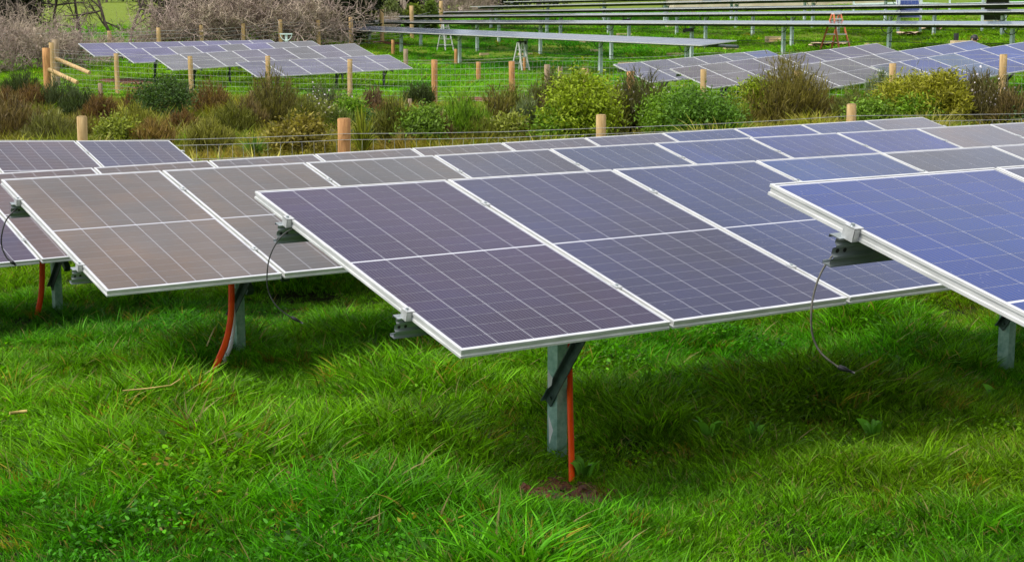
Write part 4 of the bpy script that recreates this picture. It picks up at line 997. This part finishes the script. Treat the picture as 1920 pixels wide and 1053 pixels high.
def timber(px, py, d, L_, W_, H_, rot, label, name='timber_block', mat='timber', cat='timber', n=1):
    d = on_ground(px, py+2)
    b = at(px, py, d); g = gz(b[0], b[1])
    root = empty(name, (b[0], b[1], g), rot, label, cat, 'loose timber under the trackers')
    for i in range(n):
        m = MB(); z = H_*(i+.5)/n; m.box((0,0,z), (L_*(1-0.03*i),W_,H_/n-0.006), 0, Matrix.Rotation(0.05*i, 3, 'Z')); m.build('plank' if n > 1 else 'block', M[mat], root)
    return root
b = at(1450,80,on_ground(1450,80)); root = empty('wooden_crate', (b[0], b[1], gz(b[0], b[1])), 0.3, 'open wooden crate lying on the grass right of a tracker post', 'crate')
for (c, dd) in (((0,0,.03),(.72,.36,.04)),((-.34,0,.17),(.04,.36,.24)),((.34,0,.17),(.04,.36,.24)),((0,.165,.17),(.64,.03,.24)),((0,-.165,.25),(.64,.03,.08))):
    m = MB(); m.box(c, dd); m.build('board', M['timber'], root)
for a in ((1266,104,60.5,.75,.3,.16,.2,'timber block stack at a tracker post under the end of the nearest row',2),(1370,91,61,.62,.28,.14,.3,'small timber block beside the tracker post behind the first right table',2),
          (1180,121,63.5,.95,.35,.14,.1,'timber planks at the post just behind the first right far table',2),(1120,95,73,.7,.3,.10,.1,'flat timber at the post between the second and third rows',1),
          (1098,78,80,.6,.25,.10,.0,'small flat timber higher up the slope under the third row',1),(1170,65,84,.75,.3,.12,.2,'pale timber block high on the slope below the fourth row',1),(1262,49,86,.65,.28,.16,.2,'pale timber block below the third tracker row right of centre',2),
          (1640,82,61,.8,.3,.07,.3,'flat boards on the grass between the orange ladder and the cardboard',2),(1862,40,70,.9,.4,.12,.1,'orange brown timber pallet lying below the third row at the right',2),(1904,47,66,.6,.3,.2,.2,'stack of boards at the right edge',3),
          (908,102,76,.5,.12,.12,.5,'small orange wedge at a tracker post left of centre',1),(985,102,74,.7,.2,.12,.3,'orange wedges at the post behind the right silver ladder',1)):
    timber(*a[:7], a[7], n=a[8])
def sheet_pile(px, py, d, L_, W_, label, seed, mat='card', name='cardboard_sheet', cat='cardboard'):
    d = on_ground(px, py); rng = random.Random(seed); b = at(px, py, d); root = empty(name, (b[0], b[1], gz(b[0], b[1])), rng.uniform(-.3,.3), label, cat)
    for k in range(3):
        m = MB(); n = 6; w_, l_ = W_*rng.uniform(.6,1), L_*rng.uniform(.6,1); ox, oy = rng.uniform(-.2,.2)*L_, rng.uniform(-.2,.2)*W_
        Z = [[0.04+0.04*k+rng.uniform(0,.09) for _ in range(4)] for _ in range(n)]
        for i in range(n-1):
            for j in range(3):
                q = lambda a, b_, dz: (ox+(a/(n-1)-.5)*l_, oy+(b_/3-.5)*w_, Z[a][b_]+dz)
                m.face([q(i,j,0),q(i+1,j,0),q(i+1,j+1,0),q(i,j+1,0)]); m.face([q(i,j+1,-.012),q(i+1,j+1,-.012),q(i+1,j,-.012),q(i,j,-.012)])
        m.build('sheet', M[mat], root)
sheet_pile(1560,88,61,1.75,1.3,'flattened cardboard spread on the grass under the orange ladder',1)
sheet_pile(1752,57,63,.85,1.3,'crumpled pile of pale cardboard left of centre at the upper right',2)
sheet_pile(1700,68,61.5,1.0,.9,'single flat cardboard sheet below the crumpled pile',3)
sheet_pile(1790,50,66,.6,.6,'small pale plastic sheet right of the crumpled cardboard',4,'white_pvc','plastic_sheet','plastic')

# tilted module at the upper right, seen from the front (blue) and one seen from behind (black)
def tilt_module(px, py, d, n, tilt, faceaway, label, color):
    b = at(px, py, d); g = gz(b[0], b[1]); z0 = b[2]
    root = empty('tilted_module', (b[0], b[1], g), 0, label, 'solar panel')
    up = Vector((0, math.sin(tilt), math.cos(tilt))); nn = Vector((0, -math.cos(tilt), math.sin(tilt))); xx = Vector((1,0,0))
    base = Vector(b)
    if faceaway:
        up = Vector((0, -math.sin(tilt), math.cos(tilt))); nn = Vector((0, math.cos(tilt), math.sin(tilt))); xx = Vector((-1,0,0))
    RWi = Matrix.Translation(root.location).inverted()
    for k in range(n):
        o = base+xx*(PP*(k-n/2))+up*PL
        pn = link('panel', PANEL_ME, root, RWi @ mat4(xx, up, nn, o))
        ce = link('cells', CELLS_ME, pn, None, color); tag(ce, kind='stuff')
    for k in (-1, 1):
        m = MB(); q = RWi @ (base+xx*(PP*n/2*0.95*k)-nn*0.1)
        m.bar((q.x, q.y, -0.2), (q.x, q.y, q.z+PL*0.6), 0.1, 0.1); m.build('post', M['galv_pale'], root)
    return root
tilt_module(1706,33,72,1,math.radians(32),False,'steep blue solar module facing the viewer between tracker posts at the upper right',(.02,.045,.17))
bm = tilt_module(1862,38,70,1,math.radians(30),True,'dark tilted module seen from its black back at the upper right',(.01,.01,.012))
for ch in bm.children:
    if ch.name.startswith('panel'):
        ch.data = ch.data.copy(); ch.data.materials[2] = M['black']

# white bracket standing on a post at the end of the left far tables
q = at(537,80,72); root = empty('bracket_stand', (q[0], q[1], gz(q[0], q[1])), 0, 'pale steel post with a half round bracket right of the left far tables', 'bracket')
hz = at(537,64,72)[2]-gz(q[0], q[1])
m = MB(); m.box((0,0,hz/2), (0.1,0.1,hz)); m.build('post', M['galv_pale'], root)
m = MB(); m.box((0,-.06,hz), (0.56,.08,.06)); m.build('crossbar', M['galv_pale'], root)
m = MB(); m.tube([(math.cos(math.pi*(1+i/12))*.26, -.06, hz+math.sin(math.pi*(1+i/12))*.3) for i in range(13)], 0.022, 6); m.build('half_ring', M['galv_pale'], root)

# cream shed and pale rails at the top right
q = at(1450,31,118); root = empty('cream_shed', (q[0], q[1], gz(q[0], q[1])), 0.05, 'long low cream shed half hidden by the highest tracker rows', 'shed')
m = MB(); m.box((0,0,.75), (15.5,4,2.1)); m.build('wall', M['cream'], root)
m = MB(); m.face([(-8,-2.3,1.75),(8,-2.3,1.75),(8,0,2.6),(-8,0,2.6)]); m.face([(8,2.3,1.75),(-8,2.3,1.75),(-8,0,2.6),(8,0,2.6)]); m.box((0,-2.32,1.75),(16,.06,.12)); m.build('roof', M['roof'], root)
for x in (-5,-1.2,3.4):
    m = MB(); m.box((x,-2.02,.75), (1.3,.06,1.0)); m.build('window', M['roof'], root)
rp = []
for px, py, d in ((1600,28,96),(1690,26,93),(1780,24,90),(1870,22,87),(1960,20,84),(2060,18,82)):
    p = at(px, py, d); rp.append(p)
root = empty('rail_fence', (rp[0][0], rp[0][1], gz(rp[0][0], rp[0][1])), 0, 'pale steel rail fence crossing the slope at the upper right', 'fence'); bl = Vector(root.location)
for p in rp:
    m = MB(); g = gz(p[0], p[1]); m.box(Vector((p[0], p[1], g+.55))-bl, (.09,.09,1.3)); m.build('post', M['galv_pale'], root)
for hh in (.55, .95):
    for i in range(len(rp)-1):
        a, b = rp[i], rp[i+1]; m = MB(); m.bar(Vector((a[0],a[1]-.06,gz(a[0],a[1])+hh))-bl, Vector((b[0],b[1]-.06,gz(b[0],b[1])+hh))-bl, .05, .1); m.build('rail', M['galv_pale'], root)

# person crouching behind the far right table, with a drum on a box beside
q = at(1824,67,51.5); g = gz(q[0], q[1]); htop = q[2]-g; htop = min(max(htop, .85), 1.35)
root = empty('person', (q[0], q[1], g), 0.5, 'crouching person with short black hair and red jacket behind the far right table', 'person')
sc = htop/1.0
def skin_body(name, verts, edges, radii, mats, parent, rootv=0):
    me = bpy.data.meshes.new(name); me.from_pydata([tuple(Vector(v)*sc) for v in verts], edges, []); o = link(name, me, parent)
    for m_i in mats: me.materials.append(m_i)
    sk = o.modifiers.new('skin', 'SKIN'); d_ = me.skin_vertices[0].data
    for i, r in enumerate(radii): d_[i].radius = (r*sc, r*sc); d_[i].use_root = (i == rootv)
    sb = o.modifiers.new('sub', 'SUBSURF'); sb.levels = 2; sb.render_levels = 2
    for p in me.polygons: p.use_smooth = True
    return o
V_ = [(0,.05,.22),(0,.02,.38),(0,-.06,.60),(0,-.08,.72),(0,-.09,.80),(0,-.10,.90),
      (-.19,-.06,.66),(-.24,-.24,.50),(-.12,-.42,.46),(.19,-.06,.66),(.24,-.24,.50),(.12,-.42,.46),
      (-.10,.05,.2),(-.18,-.32,.44),(-.15,-.12,.06),(-.16,-.30,.03),(.10,.05,.2),(.18,-.32,.44),(.15,-.12,.06),(.16,-.30,.03)]
E_ = [(0,1),(1,2),(2,3),(3,4),(4,5),(2,6),(6,7),(7,8),(2,9),(9,10),(10,11),(0,12),(12,13),(13,14),(14,15),(0,16),(16,17),(17,18),(18,19)]
R_ = [.14,.14,.15,.07,.07,.105,.075,.055,.035,.075,.055,.035,.10,.075,.055,.04,.10,.075,.055,.04]
skin_body('body', V_, E_, R_, [M['skin']], root)
skin_body('jacket', [(0,.04,.26),(0,.015,.40),(0,-.06,.60),(0,-.075,.70),(-.19,-.06,.655),(-.245,-.24,.50),(-.14,-.40,.465),(.19,-.06,.655),(.245,-.24,.50),(.14,-.40,.465)],
          [(0,1),(1,2),(2,3),(2,4),(4,5),(5,6),(2,7),(7,8),(8,9)], [.165,.165,.175,.09,.095,.072,.052,.095,.072,.052], [M['red_cloth']], root)
skin_body('trousers', [(0,.05,.2),(-.10,.05,.2),(-.18,-.32,.44),(-.15,-.13,.08),(.10,.05,.2),(.18,-.32,.44),(.15,-.13,.08)], [(0,1),(1,2),(2,3),(0,4),(4,5),(5,6)], [.155,.12,.092,.07,.12,.092,.07], [M['navy']], root)
m = MB()
for i in range(8):
    for j in range(12):
        def hp(i, j):
            a = math.pi/2-i/8*math.pi*0.62; b_ = 2*math.pi*j/12; r = 0.118
            return Vector((r*math.cos(a)*math.cos(b_), r*1.12*math.cos(a)*math.sin(b_)+(.02 if i > 3 else 0), r*1.1*math.sin(a)))*sc+Vector((0,-.085,.905))*sc
        m.face([hp(i,j),hp(i,j+1),hp(i+1,j+1),hp(i+1,j)], sm=True)
m.build('hair', M['hair'], root)
m = MB(); m.tube([Vector((0,-.20,.885))*sc, Vector((0,-.235,.865))*sc], [.012*sc,.018*sc], 6)
for k in (-1,1): m.box(Vector((k*.105,-.09,.885))*sc, (.02*sc,.05*sc,.06*sc))
m.build('nose_and_ears', M['skin'], root)
m = MB()
for k in (-1,1): m.tube([Vector((k*.04,-.195,.91))*sc, Vector((k*.04,-.206,.91))*sc], .012*sc, 8)
m.box(Vector((0,-.2,.845))*sc, (.05*sc,.012*sc,.01*sc)); m.build('eyes_and_mouth', M['hair'], root)
q = at(1797,80,52.5); g = gz(q[0], q[1]); hb = max(.3, at(1797,76,52.5)[2]-g)
root = empty('wooden_box', (q[0]+.1, q[1], g), .1, 'wooden box behind the far right table with a black drum on it', 'crate')
for i in range(3):
    m = MB(); m.box((0,0,hb*(i+.5)/3), (.62,.4,hb/3-.012)); m.build('board', M['timber'], root)
root = empty('black_drum', (q[0]-.08, q[1], g+hb), 0, 'small black plastic drum standing on the wooden box', 'drum')
m = MB(); m.tube([(0,0,0),(0,0,.02),(0,0,.2),(0,0,.22)], [.075,.08,.08,.076], 14); m.build('barrel', M['black'], root)
m = MB(); m.tube([(0,0,.221),(0,0,.235)], [.086,.084], 14); m.build('lid', M['black'], root)

# ------------------------------------------------------------------ grass
def tuft_mesh(seed, n, rad, hmin, hmax, wmin, wmax, lean):
    rnd = np.random.default_rng(seed)
    a = rnd.random(n)*2*math.pi; r = rad*np.sqrt(rnd.random(n)); h = hmin+(hmax-hmin)*rnd.random(n)**1.3
    B = np.stack([np.cos(a)*r, np.sin(a)*r, np.full(n, -0.02)], 1)
    b = a+rnd.normal(size=n)*0.9; ln = lean*h*(0.2+rnd.random(n))
    T = B+np.stack([np.cos(b)*ln, np.sin(b)*ln, h*(1-0.28*rnd.random(n))], 1)
    bend = np.stack([np.cos(b)*ln*.7, np.sin(b)*ln*.7, -h*0.45*rnd.random(n)], 1)
    return blades_mesh('tuft', B, T, wmin+(wmax-wmin)*rnd.random(n), M['grass'], rnd, bend, 4)
tcol = bpy.data.collections.new('tuft_library')
def lib(i, me):
    o = bpy.data.objects.new('tuft_%02d' % i, me); tcol.objects.link(o)
for i in range(5): lib(i, tuft_mesh(100+i, 80, 0.085, 0.02, 0.075, 0.0032, 0.0065, 0.95))
for i in range(5, 9): lib(i, tuft_mesh(100+i, 70, 0.09, 0.04, 0.145, 0.0038, 0.0085, 1.05))
for i in range(9, 12): lib(i, tuft_mesh(100+i, 40, 0.16, 0.06, 0.18, 0.008, 0.016, 0.8))    # coarser, for the distance
for i in range(12, 14): lib(i, tuft_mesh(100+i, 60, 0.17, 0.10, 0.40, 0.008, 0.016, 0.7))   # rank dry growth of the strip

def clover_mesh(seed):
    rnd = np.random.default_rng(seed); n = 42; a = rnd.random(n)*6.28; r = .11*np.sqrt(rnd.random(n)); z = .02+.05*rnd.random(n)
    B = np.stack([np.cos(a)*r, np.sin(a)*r, z], 1); b = rnd.random(n)*6.28; L_ = .012+.014*rnd.random(n)
    T = B+np.stack([np.cos(b)*L_, np.sin(b)*L_, L_*(rnd.random(n)-.3)], 1)
    return blades_mesh('tuft', B, T, .009+.008*rnd.random(n), M['grass'], rnd, None, 3)
for i in range(14, 16): lib(i, clover_mesh(100+i))
def scatter(name, pts, rot, scl, idx, tint, label):
    me = bpy.data.meshes.new(name); n = len(pts); me.vertices.add(n); me.vertices.foreach_set('co', np.asarray(pts, np.float32).ravel())
    a = me.attributes.new('rot', 'FLOAT_VECTOR', 'POINT'); a.data.foreach_set('vector', np.asarray(rot, np.float32).ravel())
    a = me.attributes.new('scl', 'FLOAT_VECTOR', 'POINT'); a.data.foreach_set('vector', np.asarray(scl, np.float32).ravel())
    a = me.attributes.new('idx', 'INT', 'POINT'); a.data.foreach_set('value', np.asarray(idx, np.int32))
    a = me.attributes.new('tint', 'FLOAT_COLOR', 'POINT'); a.data.foreach_set('color', np.concatenate([tint, np.ones((n,1))], 1).astype(np.float32).ravel())
    o = link(name, me)
    ng = bpy.data.node_groups.new(name, 'GeometryNodeTree'); ng.interface.new_socket('Geometry', in_out='INPUT', socket_type='NodeSocketGeometry'); ng.interface.new_socket('Geometry', in_out='OUTPUT', socket_type='NodeSocketGeometry')
    n_ = ng.nodes; l_ = ng.links; gi = n_.new('NodeGroupInput'); go = n_.new('NodeGroupOutput'); ip = n_.new('GeometryNodeInstanceOnPoints')
    ci = n_.new('GeometryNodeCollectionInfo'); ci.inputs['Collection'].default_value = tcol; ci.inputs['Separate Children'].default_value = True; ci.inputs['Reset Children'].default_value = True
    def na(nm, ty):
        k = n_.new('GeometryNodeInputNamedAttribute'); k.data_type = ty; k.inputs['Name'].default_value = nm; return k.outputs['Attribute']
    er = n_.new('FunctionNodeEulerToRotation'); l_.new(na('rot','FLOAT_VECTOR'), er.inputs[0])
    l_.new(gi.outputs[0], ip.inputs['Points']); l_.new(ci.outputs[0], ip.inputs['Instance']); ip.inputs['Pick Instance'].default_value = True
    l_.new(na('idx','INT'), ip.inputs['Instance Index']); l_.new(er.outputs[0], ip.inputs['Rotation']); l_.new(na('scl','FLOAT_VECTOR'), ip.inputs['Scale'])
    l_.new(ip.outputs[0], go.inputs[0])
    md = o.modifiers.new('scatter', 'NODES'); md.node_group = ng
    tag(o, label, 'grass', kind='stuff'); return o

def fan(rnd, y0, y1, n, margin):
    """points in the wedge the camera can see, with a margin for a step to the side; density even per square metre"""
    y = np.sqrt(y0*y0+(y1*y1-y0*y0)*rnd.random(n)); x = (rnd.random(n)*2-1)*(y*0.345+margin); return x, y
GREENS = np.array([[.056,.225,.004],[.070,.235,.005],[.112,.275,.005],[.026,.155,.008],[.165,.265,.006],[.20,.16,.02]])
def tints(rnd, x, y, sc=1.1):
    n1 = vnoise(x, y, sc, 21)*.6+vnoise(x, y, sc*.35, 22)*.4; n2 = vnoise(x, y, sc*2.2, 23)
    f = np.clip((n1-.28)/.36, 0, 1)[:,None]; c = GREENS[0]*(1-f)+GREENS[2]*f
    d = np.clip((n2-.48)/.22, 0, 1)[:,None]*0.55; c = c*(1-d)+GREENS[4]*d
    d2 = np.clip((.36-n2)/.2, 0, 1)[:,None]*0.7; c = c*(1-d2)+GREENS[3]*d2
    r = rnd.random(len(x)); c[r > .965] = GREENS[5]
    return c*(0.55+0.8*rnd.random((len(x),1))**1.2)
rnd = np.random.default_rng(77)
# near meadow
x, y = fan(rnd, 3.6, 22, 52000, 1.2)
keep = rnd.random(len(x)) < np.clip(1.25-(y-9)/14, .35, 1)
for (cx, cy, a, b) in PATCH: keep &= (((x-cx)/a)**2+((y-cy)/b)**2+(rnd.random(len(x))-.5)*.9 > .8) | (rnd.random(len(x)) < .05)
x, y = x[keep], y[keep]
rank = vnoise(x*.35+y*.08, y, .42, 7)*.35+vnoise(x, y, .34, 5)*.2+vnoise(x, y, .62, 1)*.3+vnoise(x, y, 1.4, 2)*.15
# longer where the mower cannot reach, under and behind the tables
def under(x, y):
    q = np.zeros(len(x))
    for T in ((-1.181,7.178),(-3.152,9.649),(.769,4.659),(-3.548,13.291)):
        dx, dy = x-T[0], y-T[1]; s = dx*math.sin(AZ)+dy*math.cos(AZ); t = dx*math.cos(AZ)-dy*math.sin(AZ)
        q = np.maximum(q, np.exp(-((t-0.5)/0.75)**2)*(s > -0.8))
    return q
un = under(x, y); hol = vnoise(x*.35+y*.08, y, .42, 7)*.4+vnoise(x, y, .34, 5)*.2+vnoise(x, y, .62, 1)*.25+vnoise(x, y, .2, 35)*.15
k = rnd.random(len(x)) < np.clip((hol-.30)/.16, 0.72, 1); x, y, rank, un = x[k], y[k], rank[k], un[k]
long_ = rnd.random(len(x)) < np.clip(0.12+0.7*un+(rank-.5)*1.6, 0.02, .95)
idx = np.where(long_, rnd.integers(5, 9, len(x)), rnd.integers(0, 5, len(x)))
idx = np.where((vnoise(x, y, .5, 41) > .70) & (rnd.random(len(x)) < .28), rnd.integers(14, 16, len(x)), idx)
z = ground(x, y); s_ = (0.32+1.2*rank)*(0.72+.5*rnd.random(len(x)))
foot = np.ones(len(x))
for (cx, cy) in ((.2,6.35),(.16,6.95),(-1.63,9.45),(2.78,8.8)): foot = np.minimum(foot, .45+.55*np.clip(np.hypot(x-cx-.05, y-cy+.25)/.7, 0, 1))
s_ *= foot
scl = np.stack([s_*1.05, s_*1.05, s_*np.where(long_, .95, 1.05)], 1)
rot = np.stack([rnd.normal(size=len(x))*.14, rnd.normal(size=len(x))*.14, rnd.random(len(x))*6.28], 1)
scatter('grass', np.stack([x, y, z], 1), rot, scl, idx, tints(rnd, x, y), 'lush green meadow grass in uneven tufts around the solar tables')
# a close sward fills in between the near tufts
x, y = fan(rnd, 3.6, 11, 20000, 1.0)
for (cx, cy, a, b) in PATCH:
    k = (((x-cx)/a)**2+((y-cy)/b)**2+(rnd.random(len(x))-.5)*.9 > .75) | (rnd.random(len(x)) < .06); x, y = x[k], y[k]
z = ground(x, y); s_ = (.6+.6*rnd.random(len(x)))*np.clip(np.hypot(x-.23, y-6.35)/.5, .35, 1)
scatter('turf', np.stack([x, y, z], 1), np.stack([rnd.normal(size=len(x))*.14, rnd.normal(size=len(x))*.14, rnd.random(len(x))*6.28], 1), np.stack([s_, s_, s_*.9], 1), rnd.integers(0, 5, len(x)), tints(rnd, x, y), 'short close green turf filling in between the taller grass tufts')
# planted strip between the fences: rank, partly dead
x, y = fan(rnd, 20.5, 52, 34000, 2.0)
yf = np.interp(x, [-17,-5,5,11,14], [55,51,41.5,35,33])
keep = y < yf-0.3+2.0*vnoise(x, y, 3, 9); x, y = x[keep], y[keep]
z = ground(x, y); n1 = vnoise(x, y, 2.2, 51); n2 = vnoise(x, y, 1.0, 52)
dry = np.array([.32,.27,.10]); olv = np.array([.19,.175,.024]); grn = np.array([.12,.205,.010]); brn = np.array([.16,.09,.032])
f = np.clip((n1-.35)/.3, 0, 1)[:,None]; c = olv*(1-f)+grn*f
d_ = np.clip((n2-.53)/.1, 0, 1)[:,None]; c = c*(1-d_*.8)+dry*d_*.8
d_ = np.clip((.36-n2)/.1, 0, 1)[:,None]; c = c*(1-d_*.5)+brn*d_*.7
c *= (.75+.5*rnd.random((len(x),1)))*(.45+1.1*vnoise(x, y, .7, 55))[:,None]
hi = np.clip((yf[keep]-y)/6, 0.25, 1)
idx = np.where(rnd.random(len(x)) < .65*hi, rnd.integers(12, 14, len(x)), rnd.integers(9, 12, len(x)))
s_ = (.6+.6*n1)*(.7+.5*rnd.random(len(x)))*(.55+.45*hi)*(.4+1.25*vnoise(x, y, .8, 57))
scatter('undergrowth', np.stack([x, y, z], 1), np.stack([rnd.normal(size=len(x))*.15, rnd.normal(size=len(x))*.15, rnd.random(len(x))*6.28], 1), np.stack([s_*1.3, s_*1.3, s_], 1), idx, c, 'rank olive and straw coloured undergrowth between the two fences')
# paddock beyond
x, y = fan(rnd, 33, 112, 42000, 3.0)
yf = np.interp(x, [-17,-5,5,11,14], [55,51,41.5,35,33]); keep = (y > yf-2) & (rnd.random(len(x)) < np.clip(1.5-y/85, .35, 1)); x, y = x[keep], y[keep]
for (px, py, d, a, b) in ((905,163,52,1.1,.45),(955,172,49,1.3,.5),(235,150,62,1.2,1.2),(255,158,58,1.0,.7),(705,77,88,1.8,.6),(1020,174,47.5,1.0,.35)):
    q = at(px, py, d); k = (((x-q[0])/a)**2+((y-q[1])/b)**2 > .8); x, y = x[k], y[k]
z = ground(x, y); n1 = vnoise(x, y, 3.5, 61)
s_ = (.6+.9*n1)*(.8+.4*rnd.random(len(x)))*np.clip(.75+y/220, .8, 1.2)
scatter('paddock_grass', np.stack([x, y, z], 1), np.stack([rnd.normal(size=len(x))*.1, rnd.normal(size=len(x))*.1, rnd.random(len(x))*6.28], 1), np.stack([s_*1.9, s_*1.9, s_*.8], 1), rnd.integers(9, 12, len(x)), tints(rnd, x, y, 4.5)*1.12, 'short bright green paddock grass under the far tables and trackers')

# broad leaved weeds and stray straws in the near grass
def dock(px, py, d, seed, label):
    rng = np.random.default_rng(seed); b = at(px, py, d); g = gz(b[0], b[1]); n = 9
    a = rng.random(n)*6.28; L_ = .07+.06*rng.random(n)
    B = np.stack([np.cos(a)*.02, np.sin(a)*.02, np.full(n,.03)], 1); T = np.stack([np.cos(a)*L_*.7, np.sin(a)*L_*.7, .05+L_*.45], 1)
    bend = np.stack([np.cos(a)*.03, np.sin(a)*.03, -np.full(n,.07)], 1)
    me = blades_mesh('dock_plant', B, T, .03+.02*rng.random(n), M['leaf'], rng, bend, 4)
    o = link('dock_plant', me, None, Matrix.Translation((b[0], b[1], g)), (.10,.26,.025)); tag(o, label, 'weed', 'broad leaved weeds in the near grass')
for a in ((1095,835,6.85,1,'broad leaved weed right behind the foot of the orange conduit'),(1415,815,7.1,2,'broad leaved weed in the long grass below the hanging cable plug'),(1640,790,7.3,3,'broad leaved weed in the grass right of centre below the plug'),(1330,800,7.2,4,'broad leaved weed left of the one beneath the plug'),(1690,640,9.0,5,'broad leaved weed behind the hanging plug'),(1870,700,8.3,6,'broad leaved weed at the foot of the right steel post')):
    dock(*a)
def straw(pts, d, label, r=.004):
    m = MB(); P = []
    for x_, y_ in pts:
        lo, hi = 4, 16
        for _ in range(30):
            dd = (lo+hi)/2; p = at(x_, y_, dd)
            if p[2] > gz(p[0], p[1])+.1: lo = dd
            else: hi = dd
        P.append(p)
    c = Vector(P[0]); m.tube([Vector(q)-c for q in P], r, 5); o = m.build('dry_straw', noise_mat('straw', (.38,.28,.07),(.55,.42,.12),20,.7), None, Matrix.Translation(c)); tag(o, label, 'straw', 'dry straws on the grass')
straw([(362,686),(345,706),(320,722),(275,728),(230,732)], 9, 'long bent dry straw lying on the grass left of the brownish table post')
straw([(404,612),(395,630),(388,648)], 9.6, 'short upright dry straw left of the orange conduit', .005)
straw([(18,774),(50,770)], 8.2, 'thick yellow straw lying near the left edge', .009)
